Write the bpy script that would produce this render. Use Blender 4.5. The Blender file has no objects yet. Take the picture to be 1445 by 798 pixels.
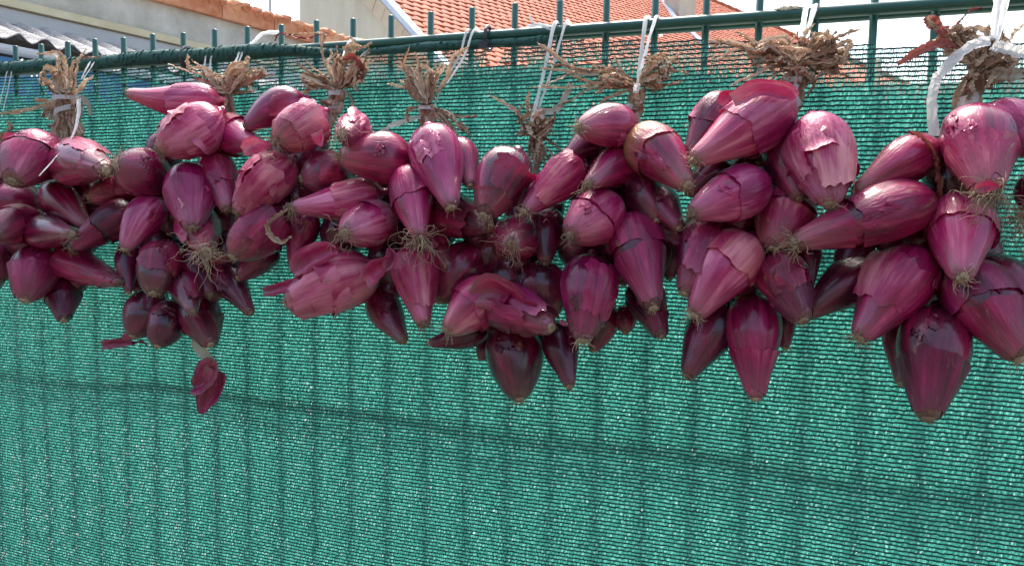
import bpy, math, random
import numpy as np
from mathutils import Vector, Matrix, Quaternion
random.seed(7)
rng = np.random.default_rng(7)
sc = bpy.context.scene
C = sc.collection
R = math.radians

# ------------------------------------------------------------------ camera
CAM = np.array([0.0, -0.7645, 1.3973])
YAW, PIT, ROL, FPX = R(19.704), R(4.84), R(1.164), 1040.5
r0 = np.array([math.cos(YAW), math.sin(YAW), 0]); f0 = np.array([-math.sin(YAW), math.cos(YAW), 0]); zz = np.array([0, 0, 1.0])
up0 = zz * math.cos(PIT) + f0 * math.sin(PIT)
FW = f0 * math.cos(PIT) - zz * math.sin(PIT)
RT = r0 * math.cos(ROL) + up0 * math.sin(ROL)
UP = up0 * math.cos(ROL) - r0 * math.sin(ROL)
cam = bpy.data.objects.new('camera', bpy.data.cameras.new('camera')); C.objects.link(cam)
m = Matrix(((RT[0], UP[0], -FW[0], CAM[0]), (RT[1], UP[1], -FW[1], CAM[1]), (RT[2], UP[2], -FW[2], CAM[2]), (0, 0, 0, 1)))
cam.matrix_world = m
cam.data.sensor_width = 36; cam.data.lens = 36 * FPX / 1445
cam.data.clip_start = 0.01; cam.data.clip_end = 3000
sc.camera = cam

# ------------------------------------------------------------------ world, sun, exposure
SUN_EL, SUN_AZ = R(60), R(-25)         # azimuth measured from +Y towards +X
w = bpy.data.worlds.new("World"); sc.world = w; w.use_nodes = True
nt = w.node_tree; bg = nt.nodes['Background']
sky = nt.nodes.new('ShaderNodeTexSky'); sky.sky_type = 'NISHITA'; sky.sun_disc = False
sky.sun_elevation = SUN_EL; sky.sun_rotation = SUN_AZ
sky.air_density = 1.3; sky.dust_density = 5.0; sky.ozone_density = 1.0
nt.links.new(sky.outputs[0], bg.inputs[0]); bg.inputs[1].default_value = 0.105
sl = bpy.data.lights.new('sun', 'SUN'); sl.energy = 1.5; sl.angle = R(13); sl.color = (1.0, 0.975, 0.95)
so = bpy.data.objects.new('sun', sl); C.objects.link(so)
sd = Vector((math.sin(SUN_AZ) * math.cos(SUN_EL), math.cos(SUN_AZ) * math.cos(SUN_EL), math.sin(SUN_EL)))
so.rotation_euler = sd.to_track_quat('Z', 'Y').to_euler(); so.location = (0, 3, 9)
sc.view_settings.view_transform = 'Standard'; sc.view_settings.look = 'None'
sc.view_settings.gamma = 1.0; sc.view_settings.use_curve_mapping = False
sc.view_settings.exposure = 2.0

# ------------------------------------------------------------------ helpers
RAIL_Z = 1.6
def ray(px, py):
    return FW + RT * ((px - 722.5) / FPX) - UP * ((py - 399) / FPX)
def at(px, py, d):
    """point of the place seen at a pixel of the photograph, d metres in front of the fence plane"""
    q = ray(px, py); t = (-d - CAM[1]) / q[1]
    return CAM + q * t
def zc(p):
    return float(np.dot(np.asarray(p) - CAM, FW))
WORG = {}
def tag(o, label=None, cat=None, group=None, kind=None):
    if label: o['label'] = label
    if cat: o['category'] = cat
    if group: o['group'] = group
    if kind: o['kind'] = kind
    return o
def thing(name, loc, label, cat, group=None):
    o = bpy.data.objects.new(name, None); C.objects.link(o); o.empty_display_size = 0.05
    o.location = tuple(float(v) for v in loc); WORG[o.name] = np.array(loc, float)
    return tag(o, label, cat, group)
def mesh_np(name, V, F, mat, pc=None, smooth=True, mats=None):
    V = np.asarray(V, np.float32); me = bpy.data.meshes.new(name)
    if isinstance(F, np.ndarray):
        n, k = F.shape
        me.vertices.add(len(V)); me.vertices.foreach_set('co', V.ravel())
        me.loops.add(n * k); me.loops.foreach_set('vertex_index', F.astype(np.int32).ravel())
        me.polygons.add(n); me.polygons.foreach_set('loop_start', np.arange(0, n * k, k, dtype=np.int32))
        me.polygons.foreach_set('loop_total', np.full(n, k, np.int32))
        me.update(calc_edges=True)
    else:
        me.from_pydata([tuple(map(float, v)) for v in V], [], [tuple(map(int, f)) for f in F]); me.update()
    if smooth: me.polygons.foreach_set('use_smooth', np.ones(len(me.polygons), bool))
    if pc is not None:
        a = me.attributes.new('pc', 'FLOAT_VECTOR', 'POINT'); a.data.foreach_set('vector', np.asarray(pc, np.float32).ravel())
    me.materials.append(mat); return me
def part(name, V, F, mat, parent=None, pc=None, smooth=True, kind=None, origin=None):
    V = np.asarray(V, float)
    o0 = V.mean(0) if origin is None else np.asarray(origin, float)
    me = mesh_np(name, V - o0, F, mat, pc, smooth)
    o = bpy.data.objects.new(name, me); C.objects.link(o)
    WORG[o.name] = o0
    base = np.zeros(3)
    if parent is not None: o.parent = parent; base = WORG[parent.name]
    o.location = tuple(o0 - base)
    if kind: o['kind'] = kind
    return o
def grid_faces(nu, nv, wrap):
    """nv rows of nu verts"""
    i = np.arange(nv - 1)[:, None] * nu; j = np.arange(nu if wrap else nu - 1)[None, :]
    j2 = (j + 1) % nu
    return np.stack([i + j, i + j2, i + nu + j2, i + nu + j], -1).reshape(-1, 4)
def catmull(P, n):
    P = np.asarray(P, float)
    if len(P) == 2:
        t = np.linspace(0, 1, n)[:, None]; return P[0] * (1 - t) + P[1] * t
    Q = np.vstack([2 * P[0] - P[1], P, 2 * P[-1] - P[-2]]); out = []
    ts = np.linspace(0, len(P) - 1 - 1e-6, n)
    for t in ts:
        k = int(t); u = t - k; a, b, c, d = Q[k], Q[k + 1], Q[k + 2], Q[k + 3]
        out.append(0.5 * ((2 * b) + (-a + c) * u + (2 * a - 5 * b + 4 * c - d) * u * u + (-a + 3 * b - 3 * c + d) * u ** 3))
    return np.array(out)
def frames(P, n0=None):
    T = np.gradient(P, axis=0); T /= np.linalg.norm(T, axis=1)[:, None] + 1e-12
    n = np.array([0.3, -1, 0.2]) if n0 is None else np.asarray(n0, float)
    N = []
    for t in T:
        n = n - t * np.dot(n, t)
        if np.linalg.norm(n) < 1e-5: n = np.cross(t, [1, 0.1, 0])
        n = n / np.linalg.norm(n); N.append(n)
    N = np.array(N); return T, N, np.cross(T, N)
def tube(P, rad, k=6, n0=None, cap=True):
    T, N, B = frames(P, n0); rad = np.broadcast_to(np.asarray(rad, float), (len(P),))
    a = np.linspace(0, 2 * np.pi, k, endpoint=False)
    V = P[:, None, :] + rad[:, None, None] * (np.cos(a)[None, :, None] * N[:, None, :] + np.sin(a)[None, :, None] * B[:, None, :])
    V = V.reshape(-1, 3); F = [tuple(f) for f in grid_faces(k, len(P), True)]
    if cap:
        F.append(tuple(range(k))[::-1]); F.append(tuple(range(len(V) - k, len(V))))
    return V, F
class MB:
    def __init__(s): s.V = []; s.F = []; s.P = []; s.n = 0
    def add(s, V, F, pc=None):
        V = np.asarray(V, float); s.V.append(V); s.F += [tuple(int(i) + s.n for i in f) for f in F]
        s.P.append(np.zeros_like(V) if pc is None else pc); s.n += len(V)
    def box(s, c, u, v, w_):
        """centre and three half vectors"""
        c, u, v, w_ = [np.asarray(q, float) for q in (c, u, v, w_)]
        V = [c + a * u + b * v + d * w_ for d in (-1, 1) for b in (-1, 1) for a in (-1, 1)]
        s.add(V, [(0, 2, 3, 1), (4, 5, 7, 6), (0, 1, 5, 4), (2, 6, 7, 3), (0, 4, 6, 2), (1, 3, 7, 5)])
    def out(s, name, mat, parent=None, smooth=False, kind=None, origin=None, pc=False):
        return part(name, np.vstack(s.V), s.F, mat, parent, np.vstack(s.P) if pc else None, smooth, kind, origin)

# ------------------------------------------------------------------ materials
def mat(name):
    m_ = bpy.data.materials.new(name); m_.use_nodes = True
    return m_, m_.node_tree, m_.node_tree.nodes['Principled BSDF']
def node(nt, typ, **kw):
    n = nt.nodes.new(typ)
    for k, v in kw.items():
        if k in ('inputs',):
            for a, b in v.items(): n.inputs[a].default_value = b
        else: setattr(n, k, v)
    return n
def ramp(nt, fac, stops):
    n = nt.nodes.new('ShaderNodeValToRGB'); e = n.color_ramp.elements
    while len(e) < len(stops): e.new(0.5)
    for q, (p, c) in zip(e, stops): q.position = p; q.color = (*c, 1) if len(c) == 3 else c
    if fac is not None: nt.links.new(fac, n.inputs[0])
    return n
def mixc(nt, fac, a, b, mode='MIX'):
    n = nt.nodes.new('ShaderNodeMix'); n.data_type = 'RGBA'; n.blend_type = mode
    for sock, val in ((n.inputs[0], fac), (n.inputs[6], a), (n.inputs[7], b)):
        if isinstance(val, (int, float)): sock.default_value = val
        elif isinstance(val, tuple): sock.default_value = (*val, 1) if len(val) == 3 else val
        else: nt.links.new(val, sock)
    return n.outputs[2]
def mth(nt, op, a, b=None, c=None, clamp=False):
    n = nt.nodes.new('ShaderNodeMath'); n.operation = op; n.use_clamp = clamp
    for i, v in enumerate((a, b, c)):
        if v is None: continue
        if isinstance(v, (int, float)): n.inputs[i].default_value = v
        else: nt.links.new(v, n.inputs[i])
    return n.outputs[0]
def noise(nt, vec, scale, detail=4, rough=0.6, dist=0.0):
    n = nt.nodes.new('ShaderNodeTexNoise'); n.inputs['Scale'].default_value = scale
    n.inputs['Detail'].default_value = detail; n.inputs['Roughness'].default_value = rough; n.inputs['Distortion'].default_value = dist
    if vec is not None: nt.links.new(vec, n.inputs['Vector'])
    return n.outputs['Fac']
def mapping(nt, vec, scale, rnd=None):
    n = nt.nodes.new('ShaderNodeMapping'); n.inputs['Scale'].default_value = scale
    nt.links.new(vec, n.inputs['Vector'])
    if rnd is not None:
        k = nt.nodes.new('ShaderNodeCombineXYZ')
        for i, f in enumerate((37.0, 91.0, 53.0)): nt.links.new(mth(nt, 'MULTIPLY', rnd, f), k.inputs[i])
        nt.links.new(k.outputs[0], n.inputs['Location'])
    return n.outputs[0]
def bump(nt, bs, h, strength, dist=0.001):
    b = nt.nodes.new('ShaderNodeBump'); b.inputs['Strength'].default_value = strength; b.inputs['Distance'].default_value = dist
    nt.links.new(h, b.inputs['Height']); nt.links.new(b.outputs[0], bs.inputs['Normal']); return b

def onion_material(name, dry):
    m_, t, b = mat(name); L = t.links.new
    pc = node(t, 'ShaderNodeAttribute', attribute_name='pc').outputs['Vector']
    tone = node(t, 'ShaderNodeAttribute', attribute_type='OBJECT', attribute_name='tone').outputs['Fac']
    tan = node(t, 'ShaderNodeAttribute', attribute_type='OBJECT', attribute_name='tan').outputs['Fac']
    rnd = node(t, 'ShaderNodeObjectInfo').outputs['Random']
    s1 = noise(t, mapping(t, pc, (5, 5, 0.9), rnd), 1.0, 5, 0.55, 0.3)
    s2 = noise(t, mapping(t, pc, (34, 34, 2.2), rnd), 1.0, 4, 0.6, 0.5)
    bl = noise(t, mapping(t, pc, (1.1, 1.1, 1.8), rnd), 1.0, 3, 0.5, 0.3)
    sp = noise(t, mapping(t, pc, (14, 14, 40), rnd), 1.0, 5, 0.7)
    xyz = node(t, 'ShaderNodeSeparateXYZ'); L(pc, xyz.inputs[0]); v = xyz.outputs[2]
    f = mth(t, 'ADD', mth(t, 'MULTIPLY', s1, 0.55), mth(t, 'MULTIPLY', s2, 0.22)); f = mth(t, 'ADD', f, 0.18)
    f = mth(t, 'ADD', f, mth(t, 'MULTIPLY', mth(t, 'SUBTRACT', bl, 0.5), 0.85))
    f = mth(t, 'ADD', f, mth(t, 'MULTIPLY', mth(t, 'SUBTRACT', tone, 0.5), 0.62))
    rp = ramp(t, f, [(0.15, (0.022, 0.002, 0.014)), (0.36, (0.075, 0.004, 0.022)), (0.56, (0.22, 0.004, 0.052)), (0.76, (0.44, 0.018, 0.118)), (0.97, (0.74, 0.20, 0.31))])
    col = rp.outputs[0]
    # paler brown dry patches
    pt = ramp(t, noise(t, mapping(t, pc, (2.2, 2.2, 2.6), rnd), 1.3, 6, 0.6, 0.8), [(0.60, (0, 0, 0)), (0.68, (1, 1, 1))]).outputs[0]
    col = mixc(t, mth(t, 'MULTIPLY', pt, 0.5 if dry else 0.08), col, (0.36, 0.17, 0.12))
    vt = mth(t, 'MULTIPLY', tan, mth(t, 'MULTIPLY', mth(t, 'SUBTRACT', v, 0.45), 2.4, clamp=True), clamp=True)
    col = mixc(t, vt, col, (0.40, 0.20, 0.085))
    # tan basal plate / root end
    ve = mth(t, 'ADD', v, mth(t, 'MULTIPLY', mth(t, 'SUBTRACT', s1, 0.5), 0.22))
    e = ramp(t, ve, [(0.00, (1, 1, 1)), (0.07, (0, 0, 0))]).outputs[0]
    col = mixc(t, mth(t, 'MULTIPLY', e, 0.75), col, (0.13, 0.065, 0.05))
    pk = ramp(t, ve, [(0.05, (1, 1, 1)), (0.34, (0, 0, 0))]).outputs[0]
    col = mixc(t, mth(t, 'MULTIPLY', pk, mth(t, 'MULTIPLY', tone, 0.5)), col, (0.5, 0.19, 0.24))
    ft = ramp(t, sp, [(0.66, (0, 0, 0)), (0.76, (1, 1, 1))]).outputs[0]
    col = mixc(t, mth(t, 'MULTIPLY', ft, 0.3), col, (0.45, 0.22, 0.25))
    pv = mth(t, 'MULTIPLY', mth(t, 'SUBTRACT', mth(t, 'FRACT', mth(t, 'MULTIPLY', rnd, 7.3)), 0.5), 0.8, clamp=True); col = mixc(t, pv, col, mixc(t, 1.0, col, (0.74, 1.0, 1.15), 'MULTIPLY'))
    pv2 = mth(t, 'MULTIPLY', mth(t, 'SUBTRACT', mth(t, 'FRACT', mth(t, 'MULTIPLY', rnd, 13.7)), 0.35), 1.5, clamp=True); col = mixc(t, pv2, col, mixc(t, 1.0, col, (1.12, 1.5, 0.90), 'MULTIPLY'))
    dk = ramp(t, noise(t, mapping(t, pc, (3.2, 3.2, 3.4), rnd), 1.7, 6, 0.7, 0.9), [(0.62, (0, 0, 0)), (0.70, (1, 1, 1))]).outputs[0]
    col = mixc(t, mth(t, 'MULTIPLY', dk, 0.45), col, (0.13, 0.055, 0.05) if dry else (0.07, 0.012, 0.03))
    L(col, b.inputs['Base Color'])
    rr = mth(t, 'ADD', mth(t, 'MULTIPLY', bl, 0.25), 0.25 if dry else 0.13)
    L(rr, b.inputs['Roughness'])
    b.inputs['Specular IOR Level'].default_value = 0.4
    b.inputs['Coat Weight'].default_value = 0.35 if dry else 0.5; b.inputs['Coat Roughness'].default_value = 0.11
    wr = noise(t, mapping(t, pc, (5, 5, 7), rnd), 1.0, 5, 0.55, 1.2)
    h = mth(t, 'ADD', mth(t, 'ADD', mth(t, 'MULTIPLY', s2, 0.15), mth(t, 'MULTIPLY', s1, 0.7)), mth(t, 'MULTIPLY', wr, 1.3 if dry else 0.8))
    bump(t, b, h, 0.6 if dry else 0.4, 0.0018)
    if dry:
        tr = node(t, 'ShaderNodeBsdfTranslucent'); L(mixc(t, 0.5, col, (0.6, 0.03, 0.1)), tr.inputs[0])
        mx = node(t, 'ShaderNodeMixShader'); mx.inputs[0].default_value = 0.14
        L(b.outputs[0], mx.inputs[1]); L(tr.outputs[0], mx.inputs[2])
        L(mx.outputs[0], t.nodes['Material Output'].inputs[0])
    return m_
M = {}
M['onion'] = onion_material('onion_flesh', False)
M['skin'] = onion_material('onion_skin', True)

def leaf_material(name, stops, rough=0.75, trans=0.2, bs=0.6):
    m_, t, b = mat(name); L = t.links.new
    pc = node(t, 'ShaderNodeAttribute', attribute_name='pc').outputs['Vector']
    rnd = node(t, 'ShaderNodeObjectInfo').outputs['Random']
    s1 = noise(t, mapping(t, pc, (9, 9, 0.9), rnd), 1.0, 5, 0.7, 0.3)
    s2 = noise(t, mapping(t, pc, (1, 1, 2.0), rnd), 1.5, 4, 0.6)
    f = mth(t, 'ADD', mth(t, 'MULTIPLY', s1, 0.6), mth(t, 'MULTIPLY', s2, 0.3))
    f = mth(t, 'ADD', f, mth(t, 'MULTIPLY', rnd, 0.34)); f = mth(t, 'SUBTRACT', f, 0.10)
    col = ramp(t, f, stops).outputs[0]; L(col, b.inputs['Base Color'])
    b.inputs['Roughness'].default_value = rough
    bump(t, b, s1, bs, 0.0012)
    tr = node(t, 'ShaderNodeBsdfTranslucent'); L(col, tr.inputs[0])
    mx = node(t, 'ShaderNodeMixShader'); mx.inputs[0].default_value = trans
    L(b.outputs[0], mx.inputs[1]); L(tr.outputs[0], mx.inputs[2]); L(mx.outputs[0], t.nodes['Material Output'].inputs[0])
    return m_
M['leaf'] = leaf_material('dried_leaf', [(0.08, (0.13, 0.08, 0.058)), (0.28, (0.32, 0.20, 0.125)), (0.52, (0.53, 0.37, 0.25)), (0.8, (0.74, 0.60, 0.43))])
M['root'] = leaf_material('dried_root', [(0.2, (0.13, 0.08, 0.05)), (0.55, (0.38, 0.27, 0.17)), (0.85, (0.62, 0.49, 0.33))], trans=0.05)
M['pale'] = leaf_material('pale_leaf', [(0.2, (0.28, 0.27, 0.2)), (0.6, (0.5, 0.48, 0.38)), (0.9, (0.62, 0.6, 0.5))])
M['redleaf'] = leaf_material('red_leaf', [(0.2, (0.12, 0.02, 0.02)), (0.5, (0.30, 0.07, 0.055)), (0.8, (0.5, 0.16, 0.12))])
M['cord'] = leaf_material('white_cord', [(0.1, (0.62, 0.62, 0.58)), (0.5, (0.78, 0.78, 0.75)), (0.9, (0.86, 0.86, 0.84))], rough=0.35, trans=0.45, bs=0.3)

def simple(name, c1, c2, scale, rough=0.8, bs=0.4, bd=0.01, metallic=0, detail=6, obj=True, vecscale=None):
    m_, t, b = mat(name); L = t.links.new
    co = node(t, 'ShaderNodeTexCoord').outputs['Object']
    if vecscale: co = mapping(t, co, vecscale)
    rnd = node(t, 'ShaderNodeObjectInfo').outputs['Random']
    n1 = noise(t, co, scale, detail, 0.65); n2 = noise(t, co, scale * 0.13, 3, 0.6)
    f = mth(t, 'ADD', mth(t, 'MULTIPLY', n1, 0.55), mth(t, 'MULTIPLY', n2, 0.45))
    f = mth(t, 'ADD', f, mth(t, 'MULTIPLY', mth(t, 'SUBTRACT', rnd, 0.5), 0.25))
    L(ramp(t, f, [(0.3, c1), (0.72, c2)]).outputs[0], b.inputs['Base Color'])
    b.inputs['Roughness'].default_value = rough; b.inputs['Metallic'].default_value = metallic
    bump(t, b, n1, bs, bd); return m_
M['wire'] = simple('green_coating', (0.010, 0.075, 0.055), (0.022, 0.115, 0.085), 60, 0.38, 0.15, 0.0006)
M['hem'] = simple('knitted_hem', (0.006, 0.05, 0.042), (0.02, 0.11, 0.085), 240, 0.7, 1.0, 0.002)
M['clay'] = simple('clay_tile', (0.33, 0.078, 0.034), (0.56, 0.16, 0.075), 7, 0.85, 0.4, 0.01)
M['clay2'] = simple('clay_coping', (0.46, 0.15, 0.065), (0.78, 0.42, 0.24), 11, 0.85, 0.7, 0.02)
M['render'] = simple('cream_render', (0.44, 0.38, 0.28), (0.64, 0.58, 0.46), 2.5, 0.9, 0.3, 0.01, vecscale=(1, 1, 0.35))
M['wall'] = simple('old_wall', (0.40, 0.37, 0.31), (0.80, 0.77, 0.69), 3.4, 0.9, 0.7, 0.03)
M['band'] = simple('cream_band', (0.54, 0.46, 0.29), (0.78, 0.71, 0.50), 4, 0.9, 0.3, 0.01)
M['grey'] = simple('grey_flashing', (0.40, 0.40, 0.39), (0.52, 0.51, 0.50), 5, 0.8, 0.3, 0.01)
M['fibre'] = simple('fibre_cement', (0.38, 0.365, 0.35), (0.62, 0.60, 0.585), 13, 0.95, 1.0, 0.05)
M['zinc'] = simple('zinc', (0.42, 0.47, 0.55), (0.56, 0.60, 0.68), 5, 0.45, 0.1, 0.01, 0.3)
M['blue'] = simple('blue_panel', (0.05, 0.19, 0.40), (0.12, 0.32, 0.55), 5, 0.5, 0.2, 0.01)
M['board'] = simple('beige_board', (0.46, 0.35, 0.24), (0.60, 0.48, 0.34), 5, 0.85, 0.3, 0.01)
M['ground'] = simple('pale_concrete', (0.20, 0.20, 0.185), (0.33, 0.33, 0.31), 1.4, 0.95, 0.4, 0.02)
M['soil'] = simple('dark_soil', (0.045, 0.04, 0.035), (0.10, 0.09, 0.075), 6, 0.95, 0.6, 0.02)
M['skyblock'] = simple('sky_block_dull', (0.12, 0.10, 0.085), (0.20, 0.17, 0.14), 5, 0.95, 0.6, 0.02)  # dull colour for the added sky-blocking wall
M['black'] = simple('black_plastic', (0.02, 0.02, 0.025), (0.035, 0.035, 0.04), 30, 0.4, 0.1, 0.001)
M['dark'] = simple('dark_glass', (0.03, 0.035, 0.04), (0.06, 0.065, 0.07), 3, 0.2, 0.05, 0.001)
def net_material(name, c1, c2, c3, trans, rough=0.35):
    m_, t, b = mat(name); L = t.links.new
    at_ = node(t, 'ShaderNodeAttribute', attribute_name='pc').outputs['Vector']
    xyz = node(t, 'ShaderNodeSeparateXYZ'); L(at_, xyz.inputs[0])
    col = ramp(t, xyz.outputs[0], [(0.0, c1), (0.6, c2), (1.0, c3)]).outputs[0]
    L(col, b.inputs['Base Color']); b.inputs['Roughness'].default_value = rough
    tr = node(t, 'ShaderNodeBsdfTranslucent'); L(col, tr.inputs[0])
    mx = node(t, 'ShaderNodeMixShader'); mx.inputs[0].default_value = trans
    L(b.outputs[0], mx.inputs[1]); L(tr.outputs[0], mx.inputs[2]); L(mx.outputs[0], t.nodes['Material Output'].inputs[0])
    return m_
M['tape'] = net_material('net_tape', (0.042, 0.255, 0.205), (0.068, 0.375, 0.31), (0.20, 0.57, 0.48), 0.66)
M['ncord'] = net_material('net_cord', (0.005, 0.05, 0.042), (0.007, 0.062, 0.052), (0.009, 0.08, 0.065), 0.06, 0.6)

# ------------------------------------------------------------------ ground
g = 600.0
V = [(-g, -g, 0), (g, -g, 0), (g, g, 0), (-g, g, 0)]
gr = part('ground', V, [(0, 1, 2, 3)], M['soil'], smooth=False, origin=(0, 0, 0)); tag(gr, kind='structure')
yd = part('neighbour_yard', [(-30, .05, .004), (30, .05, .004), (30, 40, .004), (-30, 40, .004)], [(0, 1, 2, 3)], M['ground'], smooth=False); tag(yd, kind='structure')
mbh = MB(); mbh.box((-0.5, -4.4, 1.5), (9, 0, 0), (0, .15, 0), (0, 0, 1.5)); fw = mbh.out('sky_block_wall', M['skyblock']); tag(fw, kind='structure')  # unseen wall added behind the camera, blocks low sky so onions look top-lit

# ------------------------------------------------------------------ tiled house behind
def hdir(px, py):
    q = ray(px, py); q = np.array([q[0], q[1], 0]); return q / np.linalg.norm(q)
E1 = hdir(1960, 337); G1 = np.array([-E1[1], E1[0], 0])
_m = np.cross(ray(591, 51), ray(545, 0)); PT = math.atan(-np.dot(_m, G1) / _m[2])
S1 = G1 * math.cos(PT) + zz * math.sin(PT); N1 = np.cross(E1, S1); N1 /= np.linalg.norm(N1)
if N1[2] < 0: N1 = -N1
A1 = CAM + ray(592, 50) * 11.5
def ab(px, py):
    q = ray(px, py); t = np.dot(A1 - CAM, N1) / np.dot(q, N1); p = CAM + q * t - A1
    return np.dot(p, E1), np.dot(p, S1)
b_eave = ab(650, 138)[1]; b_ridge = b_eave + 12.3; a_end = 22.0
h0, h1 = ab(1000, 0), ab(1125, 53)          # hip line at the far end
def ahip(b): return h0[0] + (b - h0[1]) * (h1[0] - h0[0]) / (h1[1] - h0[1])
def rp_(a, b, h=0.0): return A1 + E1 * a + S1 * b + N1 * h
house = thing('tiled_house', (A1[0], A1[1], 0), 'cream rendered house with the large orange clay tiled roof behind the fence', 'house')
base = rp_(0, b_eave)
# roof deck: slope towards us up to the ridge, hip at the far end, slope behind
Sb = G1 * math.cos(PT) - zz * math.sin(PT); bl_ = b_ridge - b_eave
q0, q1, q2, q3 = rp_(0, b_eave, -.05), rp_(ahip(b_eave), b_eave, -.05), rp_(max(ahip(b_ridge), 0.5), b_ridge, -.05), rp_(0, b_ridge, -.05)
q4 = q3 + Sb * .4; q5 = q2 + Sb * .4
Vd = [q0, q1, q2, q3, q4, q5]; Vd = Vd + [v - zz * .08 for v in Vd]
roof = part('roof', Vd, [(0, 1, 2, 3), (3, 2, 5, 4), (1, 5, 2), (6, 9, 8, 7), (9, 10, 11, 8), (7, 8, 11), (0, 6, 7, 1), (0, 3, 9, 6), (3, 4, 10, 9), (4, 5, 11, 10), (1, 7, 11, 5)], M['clay'], house, smooth=False)
# tiles
TW, TR = 0.20, 0.205
def tile_mesh():
    nu, nv = 6, 2
    xs = np.linspace(-0.5, 0.5, nu) * TW * 0.98
    V = []
    for yy, dz in ((0.0, 0.022), (0.04, 0.024), (TR * 1.12, 0.002)):
        for i, x in enumerate(xs):
            u = abs(i / (nu - 1) - 0.5) * 2
            y0 = yy + (0.035 * (u ** 2) if yy == 0.0 else 0)
            V.append((x, y0, dz + 0.014 * (1 - u * u)))
    for i, x in enumerate(xs):
        u = abs(i / (nu - 1) - 0.5) * 2; V.append((x, 0.035 * u * u, -0.012))
    F = [tuple(f) for f in grid_faces(nu, 3, False)] + [(18 + i, 18 + i + 1, i + 1, i) for i in range(nu - 1)]
    return V, F
TV, TF = tile_mesh(); TV = np.array(TV)
tmesh = mesh_np('roof_tile', TV, [tuple(f) for f in TF], M['clay'], smooth=False)
rotT = Matrix(((E1[0], S1[0], N1[0]), (E1[1], S1[1], N1[1]), (E1[2], S1[2], N1[2]))).to_quaternion()
nr = int((b_ridge - b_eave) / TR); nc = int(a_end / TW); cand = []
for j in range(nr):
    for i in range(nc):
        a = (i + (0.5 if j % 2 else 0.0)) * TW + 0.1; b_ = b_eave + j * TR
        if a > ahip(b_) - 0.1: continue
        p = rp_(a, b_); q = p - CAM; z_ = np.dot(q, FW)
        if z_ <= 0: continue
        x = 722.5 + FPX * np.dot(q, RT) / z_; y = 399 - FPX * np.dot(q, UP) / z_
        vis = 0 <= y + 5 and x < 1130 and y < 100 - 0.065 * x + 0 
        cand.append((0 if vis else 1, z_, a, b_))
cand.sort(); rest = MB()
for k, (vis, z_, a, b_) in enumerate(cand):
    p = rp_(a + random.uniform(-.006, .006), b_ + random.uniform(-.01, .01), random.uniform(-.004, .005))
    if k < 300 and not vis:
        o = bpy.data.objects.new('roof_tile', tmesh); C.objects.link(o); o.parent = roof
        o.location = tuple(p - WORG[roof.name]); o.rotation_mode = 'QUATERNION'; o.rotation_quaternion = rotT
    else:
        rest.add(p + TV[:, 0:1] * E1 + TV[:, 1:2] * S1 + TV[:, 2:3] * N1, TF)
rest.out('roof_tiles', M['clay'], roof, kind='stuff')
# ridge tiles
hA, hB = rp_(ahip(b_eave), b_eave), rp_(ahip(b_ridge), b_ridge); hn = int(np.linalg.norm(hB - hA) / 0.4)
rg = [(hA + (hB - hA) * i / hn, hA + (hB - hA) * (i + 1.08) / hn + N1 * .015) for i in range(hn)]
rg += [(rp_(0.4 * i, b_ridge, 0.0), rp_(0.4 * i + 0.43, b_ridge, 0.012)) for i in range(int(max(ahip(b_ridge), 0) / 0.4))]
for P in rg:
    P = np.array(P)
    V, F = tube(P, (0.10, 0.115), 10); part('ridge_tile', V, F, M['clay'], roof, smooth=False)
# rake: zinc strip and beige boards under the verge
def bar(p, q, side, up, hw, hh, name, m_, parent):
    mb = MB(); d = (q - p) / 2; mb.box((p + q) / 2, d, side * hw, up * hh); return mb.out(name, m_, parent)
bar(rp_(-0.06, b_eave, 0.02), rp_(-0.06, b_ridge, 0.02), E1, N1, 0.07, 0.05, 'verge_flashing', M['zinc'], house)
L_ = b_ridge - b_eave; nb = int(L_ / 0.36)
for i in range(nb):
    p = rp_(-0.13, b_eave + i * 0.36 + 0.008, -0.16); q = rp_(-0.13, b_eave + (i + 1) * 0.36 - 0.008, -0.16)
    bar(p, q, E1, N1, 0.02 + 0.003 * (i % 2), 0.125, 'verge_board', M['board'], house)
# walls: gable wall and long wall
def ray_plane(px, py, P, n):
    q = ray(px, py); return CAM + q * (np.dot(P - CAM, n) / np.dot(q, n))
gp = rp_(0, b_eave, -0.14); leftedge = ray_plane(423, 20, gp, E1); gw = np.dot(leftedge - gp, G1)
zr = lambda s: gp[2] + math.tan(PT) * s
sr = (b_ridge - b_eave) * math.cos(PT)
top = [(s, zr(s) if s <= sr else zr(sr) - math.tan(PT) * (s - sr)) for s in (0, min(gw, sr), gw)]
P2 = lambda s, z, off: np.array([*(gp + G1 * s)[:2], 0]) + zz * z + E1 * off
Vw = [P2(0, 0, 0), P2(gw, 0, 0)] + [P2(s, z, 0) for s, z in reversed(top)]
Vw2 = [v + E1 * 0.3 for v in Vw]; n = len(Vw)
part('gable_wall', Vw + Vw2, [tuple(range(n)), tuple(range(2 * n - 1, n - 1, -1))] + [(i, i + n, (i + 1) % n + n, (i + 1) % n) for i in range(n)], M['render'], house, smooth=False)
mb = MB(); hz = gp[2] / 2 - 0.02
mb.box(np.array([*(gp + E1 * a_end / 2)[:2], hz]) + G1 * 0.15, E1 * (a_end / 2 - 0.32), G1 * 0.14, zz * hz)
lw = mb.out('side_wall', M['render'], house)
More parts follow.
